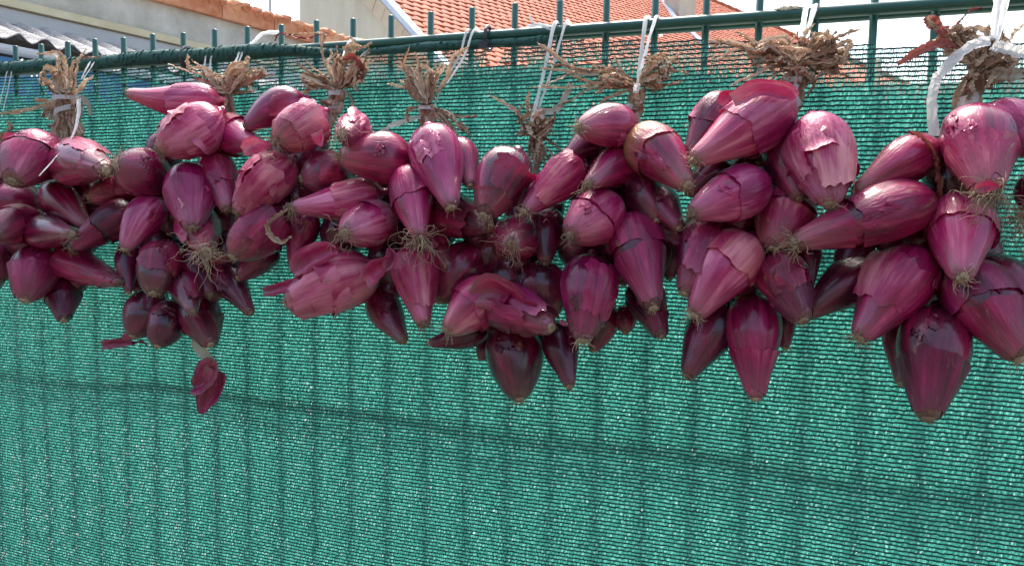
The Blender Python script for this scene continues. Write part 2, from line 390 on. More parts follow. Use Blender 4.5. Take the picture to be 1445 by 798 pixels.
for i in range(4):
    cpos = np.array([*(gp + E1 * (2.0 + 2.8 * i))[:2], gp[2] - 1.5])
    mb = MB(); mb.box(cpos, E1 * 0.5, G1 * 0.04, zz * 0.6); fr = mb.out('window', M['board'], house)
    for s in (-1, 1):
        mb = MB(); mb.box(cpos - G1 * 0.045 + E1 * 0.24 * s, E1 * 0.21, G1 * 0.01, zz * 0.53); mb.out('pane', M['dark'], fr)
# chimney and flashing on the roof
ca, cb = ab(968, 26); cp = rp_(ca, cb)
mb = MB(); mb.box(cp + G1 * 0.25 + zz * 0.55, E1 * 0.42, G1 * 0.3, zz * 0.75); ch = mb.out('chimney', M['render'], house)
mb = MB(); mb.box(cp + G1 * 0.25 + zz * 1.34, E1 * 0.48, G1 * 0.36, zz * 0.04); mb.out('chimney_cap', M['grey'], ch)
a0, b0 = ab(926, -12); a1_, b1_ = ab(1000, 72)
P = [rp_(a0, b0, 0.05), rp_(*ab(950, 26), 0.05), rp_(a1_, b1_, 0.05)]
for i in range(2):
    bar(P[i], P[i + 1], E1, N1, 0.13, 0.03, 'valley_flashing', M['zinc'], house)

# ------------------------------------------------------------------ left wall with coping, lean-to roof
E2 = hdir(1420, 325); G2 = np.array([-E2[1], E2[0], 0])
_a, _b = ray(40, 54), ray(78, 61); _a = _a / np.dot(_a, G2); _b = _b / np.dot(_b, G2)
DE = 0.177 / abs(np.dot(_b - _a, E2)); DWL = DE + 0.8
def wp(px, py, d=None):
    q = ray(px, py); return CAM + q * ((DWL if d is None else d) / np.dot(q, G2))
wallz = wp(375, 45)[2]; zband = wp(120, 30)[2]; y_end = 16.0
wl = thing('garden_wall', tuple((CAM + G2 * DWL + E2 * 6) * np.array([1, 1, 0])), 'long pale weathered wall with orange tiled coping at the upper left', 'wall')
P0 = (CAM + G2 * DWL) * np.array([1, 1, 0]); PE = (CAM + G2 * DE) * np.array([1, 1, 0])
def along(s): return P0 + E2 * s
mb = MB(); mb.box(along(6.5) + G2 * 0.12 + zz * wallz / 2, E2 * 9.5, G2 * 0.12, zz * wallz / 2); mb.out('masonry', M['wall'], wl)
bh = 0.5 * (wp(120, 27)[2] - wp(120, 37)[2])
mb = MB(); mb.box(along(6.5) - G2 * 0.02 + zz * zband, E2 * 9.5, G2 * 0.03, zz * max(bh, .03)); mb.out('ledge', M['band'], wl)
mb = MB(); mb.box(along(6.5) - G2 * 0.012 + zz * (zband - 0.1), E2 * 9.5, G2 * 0.012, zz * 0.055); mb.out('flashing', M['grey'], wl)
cz = wp(375, 45)[2]; chh = (wp(375, 22)[2] - cz) / 2
for i in range(26):
    s = -1.0 + i * 0.62; j = random.uniform(-.006, .006)
    mb = MB(); mb.box(along(s + 0.31) + G2 * (0.1 + j) + zz * (cz + chh + j), E2 * 0.306, G2 * 0.17, zz * chh)
    mb.out('coping_block', M['clay2'], wl)
for i in range(120):
    s = -1.0 + i * 0.13 + random.uniform(-.02, .02); ctr = along(s) + zz * (cz + 2 * chh - 0.012 + random.uniform(-.012, .012))
    P = np.array([ctr - G2 * 0.10, ctr + G2 * 0.3]); P = np.array([P[0] - G2 * random.uniform(.0, .06), P[0] + G2 * .02 + zz * random.uniform(-.01, .01), P[1]]); V, F = tube(P, (random.uniform(.012, .03), random.uniform(.036, .058), 0.05), 9, n0=(0, 0, 1)); V = V + 0.006 * rng.standard_normal(V.shape); part('coping_tile', V, F, M['clay2'], wl, smooth=False)
# lean-to roof
ez = wp(60, 60, DE)[2]; jz = zband - 0.16
lt = thing('lean_to_roof', tuple(PE + E2 * 3), 'grey corrugated fibre cement roof beneath the pale wall at far left', 'roof')
per = 0.177; s_ = np.arange(-2.0, 9.0, per / 10); nrow = 6; Vr = []; 
horiz = DWL - DE - 0.03; wob = lambda s, k: 0.006 * math.sin(s * 3.1 + k) 
for k in range(nrow + 1):
    t_ = k / nrow
    for s in s_:
        z_ = ez + (jz - ez) * t_ + 0.026 * math.cos(2 * math.pi * s / per + 1.2) + wob(s, k) + random.uniform(-.005, .005)
        p = PE + E2 * s + G2 * (horiz * t_) + zz * z_; Vr.append(p)
Vr = np.array(Vr); ns = len(s_)
F = grid_faces(ns, nrow + 1, False); Vb = Vr - zz * 0.008
Ff = [tuple(f) for f in F] + [tuple(int(i) + len(Vr) for i in f[::-1]) for f in F] + [(i, i + 1, i + 1 + len(Vr), i + len(Vr)) for i in range(ns - 1)]
part('corrugated_sheet', np.vstack([Vr, Vb]), Ff, M['fibre'], lt, smooth=True)
# gutter and blue side below
gz = ez - 0.085; 
ang = np.linspace(math.pi, 2 * math.pi, 9)
prof = [(math.cos(a) * 0.06, math.sin(a) * 0.055) for a in ang] + [(math.cos(a) * 0.055, math.sin(a) * 0.05) for a in ang[::-1]]
Vg = []
for s in (-2.0, 9.0):
    for x, z in prof: Vg.append(PE + zz * (gz + z) + E2 * s - G2 * (0.07 + x))
n = len(prof)
part('gutter', Vg, [(i, (i + 1) % n, (i + 1) % n + n, i + n) for i in range(n)], M['zinc'], lt, smooth=False)
mb = MB(); mb.box(PE + E2 * 3.5 + zz * (gz - 0.33) + G2 * 0.1, E2 * 5.4, G2 * 0.04, zz * 0.28); mb.out('blue_panel', M['blue'], lt)
mb = MB(); mb.box(PE + E2 * 3.5 + zz * (gz - 0.62) / 2 + G2 * 0.1, E2 * 5.4, G2 * 0.06, zz * (gz - 0.62) / 2); mb.out('masonry', M['render'], lt)
# antenna pole in the gap of sky
ap = CAM + ray(381, 10) * 14
V, F = tube(np.array([[ap[0], ap[1], 0], [ap[0], ap[1], ap[2] + 1.2]]), 0.028, 8)
pole = part('antenna_pole', V, F, M['grey'], smooth=True, origin=(ap[0], ap[1], 0)); tag(pole, 'thin grey pole against the white sky above the orange coping', 'pole')
# low pale boundary wall that closes the yard to the right
mb = MB(); bw = CAM + ray(1290, 120) * 9
mb.box((bw[0] + 2.6, bw[1], bw[2] / 2), (4.2, 0, 0), (0, 0.1, 0), (0, 0, bw[2] / 2))
o = mb.out('boundary_wall', M['render']); tag(o, 'pale rendered yard wall seen dimly through the green net at right', 'wall')
kp = CAM + ray(1242, 50) * 8.9
mb = MB(); mb.box((kp[0], bw[1], bw[2] + 0.16), (0.05, 0, 0), (0, 0.05, 0), (0, 0, 0.16 + 0.0)); o = mb.out('wall_post', M['band']); tag(o, 'small pale yellow post standing on the yard wall at right', 'post')

# ------------------------------------------------------------------ wire fence
X0, SP = -1.02665, 0.05
fence = thing('wire_fence', (0, 0, 0), 'green coated double wire panel fence with upright wires standing above the rail', 'fence')
for i in range(-26, 36):
    x = X0 + SP * i; top_ = RAIL_Z + 0.028 + random.uniform(-.001, .001)
    P = np.array([(x, 0, 0.02), (x, 0, top_ - 0.001), (x, 0, top_)]); V, F = tube(P, (0.0036, 0.0036, 0.0028), 10); part('upright_wire', V, F, M['wire'], fence)
for k, z in enumerate((RAIL_Z - 0.0055, 1.384, 1.177, 0.84, 0.768, 0.568, 0.368, 0.168)):
    rr = 0.0055 if k == 0 else 0.0028
    for s in (-1, 1):
        P = np.array([(x, s * (0.0036 + rr), z) for x in np.linspace(X0 - 1.3, X0 + 1.8, 12)]); V, F = tube(P, rr, 12); part('rail' if k == 0 else 'cross_wire', V, F, M['wire'], fence)

# ------------------------------------------------------------------ shade net
net = thing('shade_net', (0, -0.018, 0), 'translucent green knitted shade net stretched across the fence behind the onions', 'net')
NX0, NX1 = -2.1, 0.75; ROW = 0.0041; PER = 0.00175; ZB = 0.86
def netsurf(X, z):
    y = -0.0128 - 0.003 * np.sin(X * 5.1 + z * 3.0) ** 2 - 0.004 * np.sin(X * 2.3 - z * 7) ** 2 - 0.0012 * np.sin(X * 19 + z * 11)
    y -= 0.006 * np.exp(-((z - 1.168 - 0.004 * np.sin(X * 6)) / 0.02) ** 2) * 0 
    dz = 0.0022 * np.sin(X * 4.3 + z * 2.0) + 0.0012 * np.sin(X * 11 + z * 9) + 0.0018 * np.sin(X * 1.7 + 0.5) + (-0.03) * (1.6 - z) * np.clip(X - 0.05, 0, 1)
    return y, z + dz
xL = at(640, 52, 0.016)[0]
def ztop(X):
    t = np.clip((X - xL) / (0.10 - xL), 0, 1.3)
    return RAIL_Z - 0.013 - 0.030 * np.minimum(t, 1.0) ** 1.3
def holes(X, z):
    """1 where the knitting has torn open"""
    c = at(697, 74, 0.016); h = ((X - c[0]) / 0.010) ** 2 + ((z - c[2]) / 0.012) ** 2 < 1
    return h
nrw = int((RAIL_Z - ZB) / ROW)
rows = RAIL_Z - 0.012 - np.arange(nrw) * ROW
# cords
mb_v = []; mb_f = []; mb_p = []; nvt = 0
Xc = np.arange(NX0, NX1, 0.0026)
for r_, z in enumerate(rows):
    jit = 0.00022 * rng.standard_normal(len(Xc))
    y, zz_ = netsurf(Xc, z + 0 * Xc); zz_ = zz_ + jit
    hh = 0.00072 + 0.00024 * rng.random(len(Xc)); below = z <= ztop(Xc) + 0.0001
    top_v = np.stack([Xc, y - 0.0007, zz_ + hh], 1); bot_v = np.stack([Xc, y - 0.0007, zz_ - hh], 1); mid = np.stack([Xc, y - 0.0015, zz_], 1)
    V = np.vstack([top_v, mid, bot_v]); n = len(Xc); i = np.arange(n - 1)
    ok = below[:-1] & below[1:] & ~holes(Xc[:-1], zz_[:-1])
    i = i[ok]
    F = np.vstack([np.stack([i, i + 1, i + n + 1, i + n], 1), np.stack([i + n, i + n + 1, i + 2 * n + 1, i + 2 * n], 1)])
    mb_v.append(V); mb_f.append(F + nvt); nvt += len(V)
    cval = np.tile(rng.random(n), 3); mb_p.append(np.stack([cval, cval * 0, cval * 0], 1))
part('knitted_cords', np.vstack(mb_v), np.vstack(mb_f), M['ncord'], net, np.vstack(mb_p), True, 'stuff', origin=(0, 0, 1.3))
# slanted tapes between the cords
mb_v = []; mb_f = []; mb_p = []; nvt = 0
for r_, z in enumerate(rows[:-1]):
    Xt = np.arange(NX0, NX1, PER); Xt = Xt + PER * 0.13 * rng.standard_normal(len(Xt)) + PER * 0.5 * (r_ % 2)
    dtop = ztop(Xt) - z; ok = (dtop >= 0) & ~holes(Xt, z - ROW / 2)
    # the topmost courses are single and open, lower down the net hangs double
    dens = np.clip((dtop - 0.022 - 0.010 * np.sin(Xt * 7)) / 0.022, 0, 1)
    # a slack course that has run open in places
    run = (np.abs(dtop - 0.021) < 0.0021) & (np.sin(Xt * 61) + 0.6 * np.sin(Xt * 23 + 1) > 0.55)
    ok &= ~run
    ok &= ~(rng.random(len(Xt)) < 0.16 * (1 - dens) + 0.0004)
    Xt = Xt[ok]; dens = dens[ok]; n = len(Xt)
    if n == 0: continue
    wdt = PER * (0.46 + 0.88 * dens + 0.08 * rng.standard_normal(n)) * 0.5
    lean = 0.0005 + 0.0003 * rng.standard_normal(n); tilt = 0.0003 * rng.standard_normal(n)
    y0, za = netsurf(Xt, z + 0 * Xt); y1, zb = netsurf(Xt, z - ROW + 0 * Xt)
    V = np.stack([np.stack([Xt - wdt + lean, y0 + tilt, za], 1), np.stack([Xt + wdt + lean, y0 - tilt, za], 1),
                  np.stack([Xt + wdt - lean, y1 - tilt, zb], 1), np.stack([Xt - wdt - lean, y1 + tilt, zb], 1)], 1).reshape(-1, 3)
    i = np.arange(n) * 4; F = np.stack([i, i + 1, i + 2, i + 3], 1)
    cv = rng.random(n) ** 1.6; lo = 0.55 + 0.45 * cv * (rng.random(n) > 0.2); cvv = np.repeat(np.clip(0.15 + 0.75 * cv, 0, 1), 4)  # random paler tapes paint small bright glints into the net
    mb_v.append(V); mb_f.append(F + nvt); nvt += len(V); mb_p.append(np.stack([cvv, cvv * 0, cvv * 0], 1))
part('knitted_tapes', np.vstack(mb_v), np.vstack(mb_f), M['tape'], net, np.vstack(mb_p), False, 'stuff', origin=(0, 0, 1.3))
# lower part, well below the view
Xs = np.linspace(NX0, NX1, 60); Zs = np.linspace(rows[-1], 0.04, 20); V = []
for z in Zs:
    y, z2 = netsurf(Xs, z + 0 * Xs); V += list(np.stack([Xs, y, z2 if z > 0.1 else z + 0 * Xs], 1))
part('lower_sheet', V, grid_faces(60, 20, False), M['tape'], net, np.full((len(V), 3), 0.5))
# rolled hem tied along the rail
hx = np.linspace(NX0, at(775, 44, 0.01)[0], 260); hP = []; hr = []
x4 = at(425, 66, 0.012)[0]
for x in hx:
    k = 1 / (1 + math.exp((x - x4) / 0.02))
    hP.append((x, -0.0128 - 0.002 * k, RAIL_Z - 0.0145 + 0.0085 * k + 0.0008 * math.sin(x * 31))); hr.append(0.0050 + 0.0042 * k + 0.0006 * math.sin(x * 47) + random.uniform(-.0004, .0004))
V, F = tube(np.array(hP), hr, 14); part('rolled_hem', V, F, M['hem'], net, rng.random((len(V), 3)))
mb = MB()
for i in range(900):       # short stitches over the hem
    k = random.random(); j = int(k * 259); p = np.array(hP[j]); a = random.uniform(-1.7, 1.9); r_ = hr[j] + 0.0004
    q0 = p + np.array([0, -math.cos(a) * r_, math.sin(a) * r_]); q1 = p + np.array([0.003, -math.cos(a + .45) * r_, math.sin(a + .45) * r_])
    mb.add(*tube(np.array([q0, q1]), 0.0005, 3, cap=False), pc=None)
mb.out('hem_stitches', M['wire'], net, kind='stuff')
# cable tie
ct = at(688, 52, 0.012); mb = MB()
a = np.linspace(0, 2 * np.pi, 21); P = np.stack([0 * a + ct[0], -0.0091 + 0.0105 * np.cos(a) , RAIL_Z - 0.0085 + 0.0125 * np.sin(a)], 1)
mb.add(*tube(P, 0.0022, 6)); mb.box((ct[0], -0.022, RAIL_Z - 0.018), (0.0048, 0, 0), (0, 0.003, 0), (0, 0, 0.0036)); 
tie = mb.out('cable_tie', M['black']); tag(tie, 'black plastic cable tie clamping the net to the green rail', 'cable tie')
ct2 = at(262, 78, 0.014); mb = MB(); mb.add(*tube(np.stack([0 * a + ct2[0], -0.0091 + 0.0125 * np.cos(a), RAIL_Z - 0.008 + 0.0135 * np.sin(a)], 1), 0.0028, 6))
tie = mb.out('cable_tie', M['black']); tag(tie, 'black cable tie half hidden in the net hem above the upper left onions', 'cable tie')

# ------------------------------------------------------------------ onions
PL = np.array([[0, .20], [.015, .28], [.07, .37], [.18, .48], [.32, .67], [.46, .86], [.60, .985], [.72, 1.0], [.82, .93], [.90, .76], [.955, .52], [.985, .32], [1.0, .22], [1.07, .15]])
PR_ = np.array([[0, .22], [.02, .34], [.07, .50], [.16, .72], [.28, .90], [.42, .99], [.55, 1.0], [.68, .93], [.80, .78], [.89, .58], [.95, .40], [.98, .29], [1.0, .22], [1.07, .15]])
class Onion:
    def __init__(s, P0, P1, wd, seed):
        s.rs = np.random.default_rng(seed); s.P0 = np.array(P0); s.P1 = np.array(P1); s.L = np.linalg.norm(s.P1 - s.P0); s.r = wd / 2
        ax = (s.P1 - s.P0) / s.L; up = np.array([0.0, -0.4, 1.0]); x = up - ax * np.dot(up, ax); x /= np.linalg.norm(x); s.ax, s.x = ax, x; s.y = np.cross(ax, x)
        asp = wd / s.L; s.k = float(np.clip((asp - 0.50) / 0.35, 0, 1)); s.ph = s.rs.random(8) * 6.28; s.bend = s.rs.uniform(-.05, .07) * s.L
        s.fl = s.rs.uniform(.93, 1.03)
    def S(s, u, v, off=0.0):
        """u in turns, v 0 root end .. 1 stem end"""
        pl = np.interp(v, PL[:, 0], PL[:, 1]); pr = np.interp(v, PR_[:, 0], PR_[:, 1]); rad = (pl * (1 - s.k) + pr * s.k)
        a = 2 * np.pi * u; p = s.ph
        rad = rad * (1 + 0.05 * np.exp(-v / .03) * np.sin(9 * a + p[3]) + 0.034 * np.sin(2 * a + p[0] + 2 * v) + 0.022 * np.sin(3 * a + p[1] - 3 * v) + 0.008 * np.sin(7 * a + p[2] + 1.5 * np.sin(4 * v + p[3])) + 0.006 * np.sin(13 * a + p[4] + 2 * v) + 0.018 * np.sin(7 * v + p[5] + a))
        rr = s.r * rad + off
        bx = s.bend * np.sin(np.pi * np.clip(v, 0, 1.1))
        return s.P0 + (s.L * v)[..., None] * s.ax + (rr * np.cos(a) * s.fl + bx)[..., None] * s.x + (rr * np.sin(a))[..., None] * s.y
    def body(s, nu=44, nv=30):
        vv = np.concatenate([np.linspace(0, .1, 5)[:-1], np.linspace(.1, .9, nv - 12), np.linspace(.9, 1.07, 9)[1:]]); uu = np.arange(nu) / nu
        U, Vv = np.meshgrid(uu, vv); P = s.S(U, Vv).reshape(-1, 3); pc = np.stack([np.cos(2 * np.pi * U), np.sin(2 * np.pi * U), Vv], -1).reshape(-1, 3)
        F = [tuple(f) for f in grid_faces(nu, len(vv), True)] + [tuple(range(nu))[::-1], tuple(range(len(P) - nu, len(P)))]
        return P, F, pc
    def jag(s, n, amp, closed=True):
        t = np.arange(n) / n; o = np.zeros(n)
        for f, a_ in ((1, .5), (2, .45), (3, .35), (5, .28), (9, .16), (14, .12), (23, .08)):
            o += a_ * np.sin(2 * np.pi * (t if closed else t * .9) * f + s.rs.random() * 6.28)
        return amp * o
    def ring(s, va, vb, amp=.05, lift=0.0008, la=0.0, lb=0.0, nu=60, nv=16):
        """a collar of dry skin from va to vb with torn ends, lifted at the ends by la, lb"""
        A = (va + s.jag(nu, amp)) if va > 0.03 else np.full(nu, va); B = (vb + s.jag(nu, amp)) if vb < .97 else np.full(nu, vb)
        uu = np.arange(nu) / nu; t = np.linspace(0, 1, nv)[:, None]; Vv = A[None] * (1 - t) + np.maximum(B, A + .03)[None] * t; U = np.broadcast_to(uu, Vv.shape)
        wv = 0.5 + 0.5 * np.sin(2 * np.pi * uu * s.rs.integers(2, 4) + s.rs.random() * 6)[None]
        off = lift + la * np.exp(-t / .12) * wv + lb * np.exp(-(1 - t) / .12) * wv + 0.0003 * np.sin(U * 40 + Vv * 9)
        P = s.S(U, Vv, off).reshape(-1, 3); pc = np.stack([np.cos(2 * np.pi * U), np.sin(2 * np.pi * U), Vv], -1).reshape(-1, 3)
        return P, grid_faces(nu, nv, True), pc
    def patch(s, uc, du, va, vb, lift=0.001, curl=0.006, nu=18, nv=20, side='b'):
        Va = va + s.jag(nu, .035, False); Vb = vb + s.jag(nu, .04, False); ua = uc - du / 2 + s.jag(nv, .015, False); ub = uc + du / 2 + s.jag(nv, .015, False)
        i = np.linspace(0, 1, nu)[None]; j = np.linspace(0, 1, nv)[:, None]
        U = ua[:, None] * (1 - i) + ub[:, None] * i; Vv = Va[None] * (1 - j) + Vb[None] * j
        e = {'b': 1 - j + 0 * i, 'a': j + 0 * i, 'l': i + 0 * j, 'r': 1 - i + 0 * j}[side]
        off = lift + curl * np.exp(-e / .28) + 0.0006 * np.sin(U * 45 + Vv * 12)
        P = s.S(U, Vv, off).reshape(-1, 3); pc = np.stack([np.cos(2 * np.pi * U), np.sin(2 * np.pi * U), Vv], -1).reshape(-1, 3)
        return P, grid_faces(nu, nv, False), pc
    def upos(s, wx, wz):
        """u of the side that faces the camera, shifted by a screen direction"""
        c = s.P0 + s.ax * s.L * .5; d = CAM - c; d = d / np.linalg.norm(d) + RT * wx + UP * wz
        return math.atan2(np.dot(d, s.y), np.dot(d, s.x)) / (2 * math.pi)
    def roots(s, n, ln, big=False):
        mb = MB(); g_ = np.array([0, 0, -1.0]); R0 = s.r * .19
        for i in range(n):
            a = s.rs.random() * 6.28; q = math.sqrt(s.rs.random()) * R0
            p = s.P0 + s.x * math.cos(a) * q + s.y * math.sin(a) * q; sp = s.rs.uniform(.3, 1.6)
            d = -s.ax * s.rs.uniform(.3, 1) + (s.x * math.cos(a) + s.y * math.sin(a)) * sp + s.rs.standard_normal(3) * .3; d /= np.linalg.norm(d)
            l = ln * s.rs.uniform(.35, 1.2); k = 8; pts = [p + s.ax * .001]; 
            for _ in range(k):
                d = d + g_ * .14 + s.rs.standard_normal(3) * .55; d /= np.linalg.norm(d); pts.append(pts[-1] + d * l / k)
            pts = catmull(np.array(pts), 13)
            V, F = tube(pts, np.linspace(.00036, .00014, 13) * (1.15 if big else 1), 4); t = np.repeat(np.linspace(0, 1, 13), 4)
            mb.add(V, F, np.stack([t * 0 + i * .37, t * 0, t], 1))
        # basal plate
        a = np.linspace(0, 2 * np.pi, 14, endpoint=False); V = []
        for h, q in ((.0006, 1.12), (-.0012, 1.0), (-.0022, .62), (-.0014, .2)):
            for b_ in a: V.append(s.P0 + s.ax * h + (s.x * math.cos(b_) + s.y * math.sin(b_)) * (s.r * .16 * q * s.rs.uniform(.75, 1.25)) + s.ax * s.rs.uniform(-.0006, .0006))
        mb.add(V, [tuple(f) for f in grid_faces(14, 4, True)] + [tuple(range(42, 56))], np.array(V) * 60)
        return mb

# root x,y  stem x,y  width(px)  layer  tone  skin  roots   (label)
ON = {
1: """-20 275 58 292 50 1 m N 1|-8 332 46 314 54 0 m B 1|-8 398 8 345 44 1 d S 1|-24 372 -12 318 50 2 d N 0|-30 240 -8 262 52 1 m N 0|-30 420 -18 360 50 1 d N 1""",
2: """17 256 68 203 68 0 p B 2|150 240 92 229 64 0 m P 1|102 330 48 326 47 0 m N 2|122 320 72 272 50 1 m N 1|35 424 62 348 60 0 m S 1|170 398 84 356 44 1 m P 1|90 452 88 385 44 1 d B 0|52 408 75 350 52 1 d P 0|150 300 96 300 50 2 d N 0|20 360 45 300 52 2 d N 0""",
3: """180 132 312 142 50 1 l C 1|224 212 312 158 68 0 l F 2|164 230 240 256 64 0 m N 3|126 278 205 268 46 1 m S 2|100 350 192 290 46 0 d B 2|176 352 226 280 50 0 l N 1|272 322 264 238 64 0 p S 2|321 296 300 218 52 1 p P 1|365 206 310 180 52 1 p C 0|216 414 238 345 60 0 d P 1|181 412 184 345 34 1 d N 1|289 354 278 300 54 0 p P 4|296 416 262 352 44 1 d P 1|188 474 222 408 54 1 d N 0|222 488 246 425 52 1 d N 0|297 486 272 415 54 1 d S 0|272 440 260 388 44 0 d P 1|354 442 308 378 42 1 d N 0|240 330 262 260 60 2 d N 0|320 390 318 320 56 2 d N 0|250 400 245 340 54 2 d N 0|206 310 260 300 60 2 d N 0""",
4: """346 178 432 140 52 1 p N 0|390 200 458 158 64 0 l P 3|483 190 508 184 46 0 l P 3|334 300 412 224 62 0 l F 1|328 362 396 292 66 0 m P 1|414 376 438 300 42 1 m P 1|336 392 392 352 40 1 d N 0|413 292 540 272 58 0 l C 3|404 428 532 380 78 0 l F 1|425 252 496 244 58 1 m P 1|420 260 450 200 55 2 d N 0|380 330 440 300 60 2 d N 0|470 360 500 300 60 2 d N 0|440 400 420 340 40 2 d N 1|380 300 400 220 60 2 d N 0""",
5: """479 220 586 232 70 0 p N 2|487 328 546 304 70 0 l C 3|592 336 575 243 62 0 p C 4|637 292 606 182 72 0 l N 1|598 458 578 352 64 0 p P 2|570 482 528 410 48 1 d N 0|634 378 596 328 50 1 m P 1|664 262 645 200 46 1 m N 0|692 322 612 296 64 1 d P 1|640 330 560 330 66 2 d N 0|560 400 540 340 60 2 d N 0|556 350 530 290 55 2 d N 0""",
6: """684 304 730 214 74 0 d P 2|722 344 734 332 68 0 m N 3|617 424 682 348 72 1 d N 0|741 298 820 228 60 0 p P 2|630 466 706 404 68 0 l C 2|778 462 690 420 74 0 m F 0|772 448 756 374 78 1 d N 0|732 563 722 452 84 1 d N 1|804 545 783 458 50 1 d N 1|606 484 690 462 40 1 d N 0|770 372 768 290 54 1 d N 1|700 330 690 400 60 2 d N 0|770 260 720 300 60 2 d N 0|716 420 730 360 70 2 d N 0|675 460 720 420 66 2 d N 0""",
7: """797 224 852 194 42 1 d N 0|817 180 896 186 68 0 p N 2|831 260 889 234 60 0 m N 2|805 332 870 282 72 0 l B 2|970 262 896 194 74 0 t C 1|926 312 896 252 62 1 d N 0|958 322 915 270 50 1 d N 0|922 434 888 303 76 0 m B 1|822 480 836 362 82 0 m P 2|836 494 864 430 44 2 d N 0|934 474 898 400 52 1 d P 0|790 340 850 362 60 2 d N 0|880 400 868 300 60 2 d N 0|870 330 868 250 50 2 d N 0|920 390 930 320 56 2 d N 0|850 250 800 270 56 2 d N 0""",
8: """966 414 1010 312 64 0 m P 1|944 392 958 308 50 2 d N 0|979 226 1114 136 90 0 l C 2|970 224 1028 136 50 1 m C 2|976 300 1080 254 80 0 l C 2|1172 288 1146 168 94 0 l F 2|1128 280 1098 196 60 1 d N 0|1090 350 1120 260 76 1 p B 1|970 272 1026 236 50 1 m N 0|980 444 1060 336 86 0 l C 2|1067 562 1060 416 72 1 p S 0|970 530 1022 428 66 1 d N 1|1134 452 1088 366 72 0 d P 1|1108 490 1100 430 38 2 d N 1|1145 400 1140 330 34 2 d N 0|1042 420 1060 340 70 2 d N 0|1060 330 1110 240 70 2 d N 0|1020 340 1060 290 60 2 d N 0|1070 230 1110 180 60 2 d N 0|1110 350 1150 330 60 2 d N 0""",
9: """1206 272 1320 202 62 1 p N 0|1121 342 1316 280 92 0 p B 3|1396 270 1368 168 103 0 p S 4|1482 212 1384 158 76 1 p P 4|1358 392 1349 292 92 0 l C 2|1212 476 1300 354 92 0 p P 2|1309 590 1322 436 100 0 d S 1|1440 506 1348 374 96 0 m B 2|1456 450 1380 366 84 1 d N 0|1272 540 1276 430 56 1 d N 0|1140 442 1240 372 68 1 d N 0|1360 300 1330 220 80 2 d N 0|1240 420 1300 340 80 2 d N 0|1340 430 1350 340 80 2 d N 0|1450 300 1462 250 44 1 d N 4|1452 390 1480 360 36 2 d N 3|1320 380 1290 300 80 2 d N 0|1360 320 1380 240 70 2 d N 0""",
}
DR = (0.135, 0.103, 0.068); DS = (0.088, 0.066, 0.050)
TONE = {'l': .80, 'p': .62, 'm': .46, 'd': .26, 't': .62}  # 'd': dark purple, also shade painted onto back-layer filler bulbs
LAB = {
1: 'onion string cut off by the left edge of the photo',
2: 'red onion string with a thick upright stalk wound with white ribbon',
3: 'onion string with loose skins dangling far below its lowest onions',
4: 'onion string whose bushy leaf tuft has one long looping leaf',
5: 'onion string on a slanted cord beside the black cable tie',
6: 'onion string with a tight round leaf knot below a long white cord',
7: 'onion string with a brown topped onion and long leaves reaching to the left',
8: 'onion string with the widest shaggy brown leaf tuft',
9: 'rightmost large onion string with broad white ribbon and a red dried leaf'}
GRP = 'strings of red onions hanging along the fence rail'
HANG = {1: (4, 150), 2: (115, 100), 3: (320, 110), 4: (480, 100), 5: (615, 120), 6: (757, 150), 7: (903, 100), 8: (1128, 50), 9: (1400, 60)}
NECK = {1: (-6, 205, -8, 260), 2: (96, 190, 100, 260), 3: (320, 150, 300, 260), 4: (472, 150, 440, 260), 5: (604, 172, 600, 260), 6: (758, 205, 750, 300), 7: (892, 160, 872, 290), 8: (1122, 128, 1070, 260), 9: (1368, 152, 1345, 290)}
string = {}
onum = 0
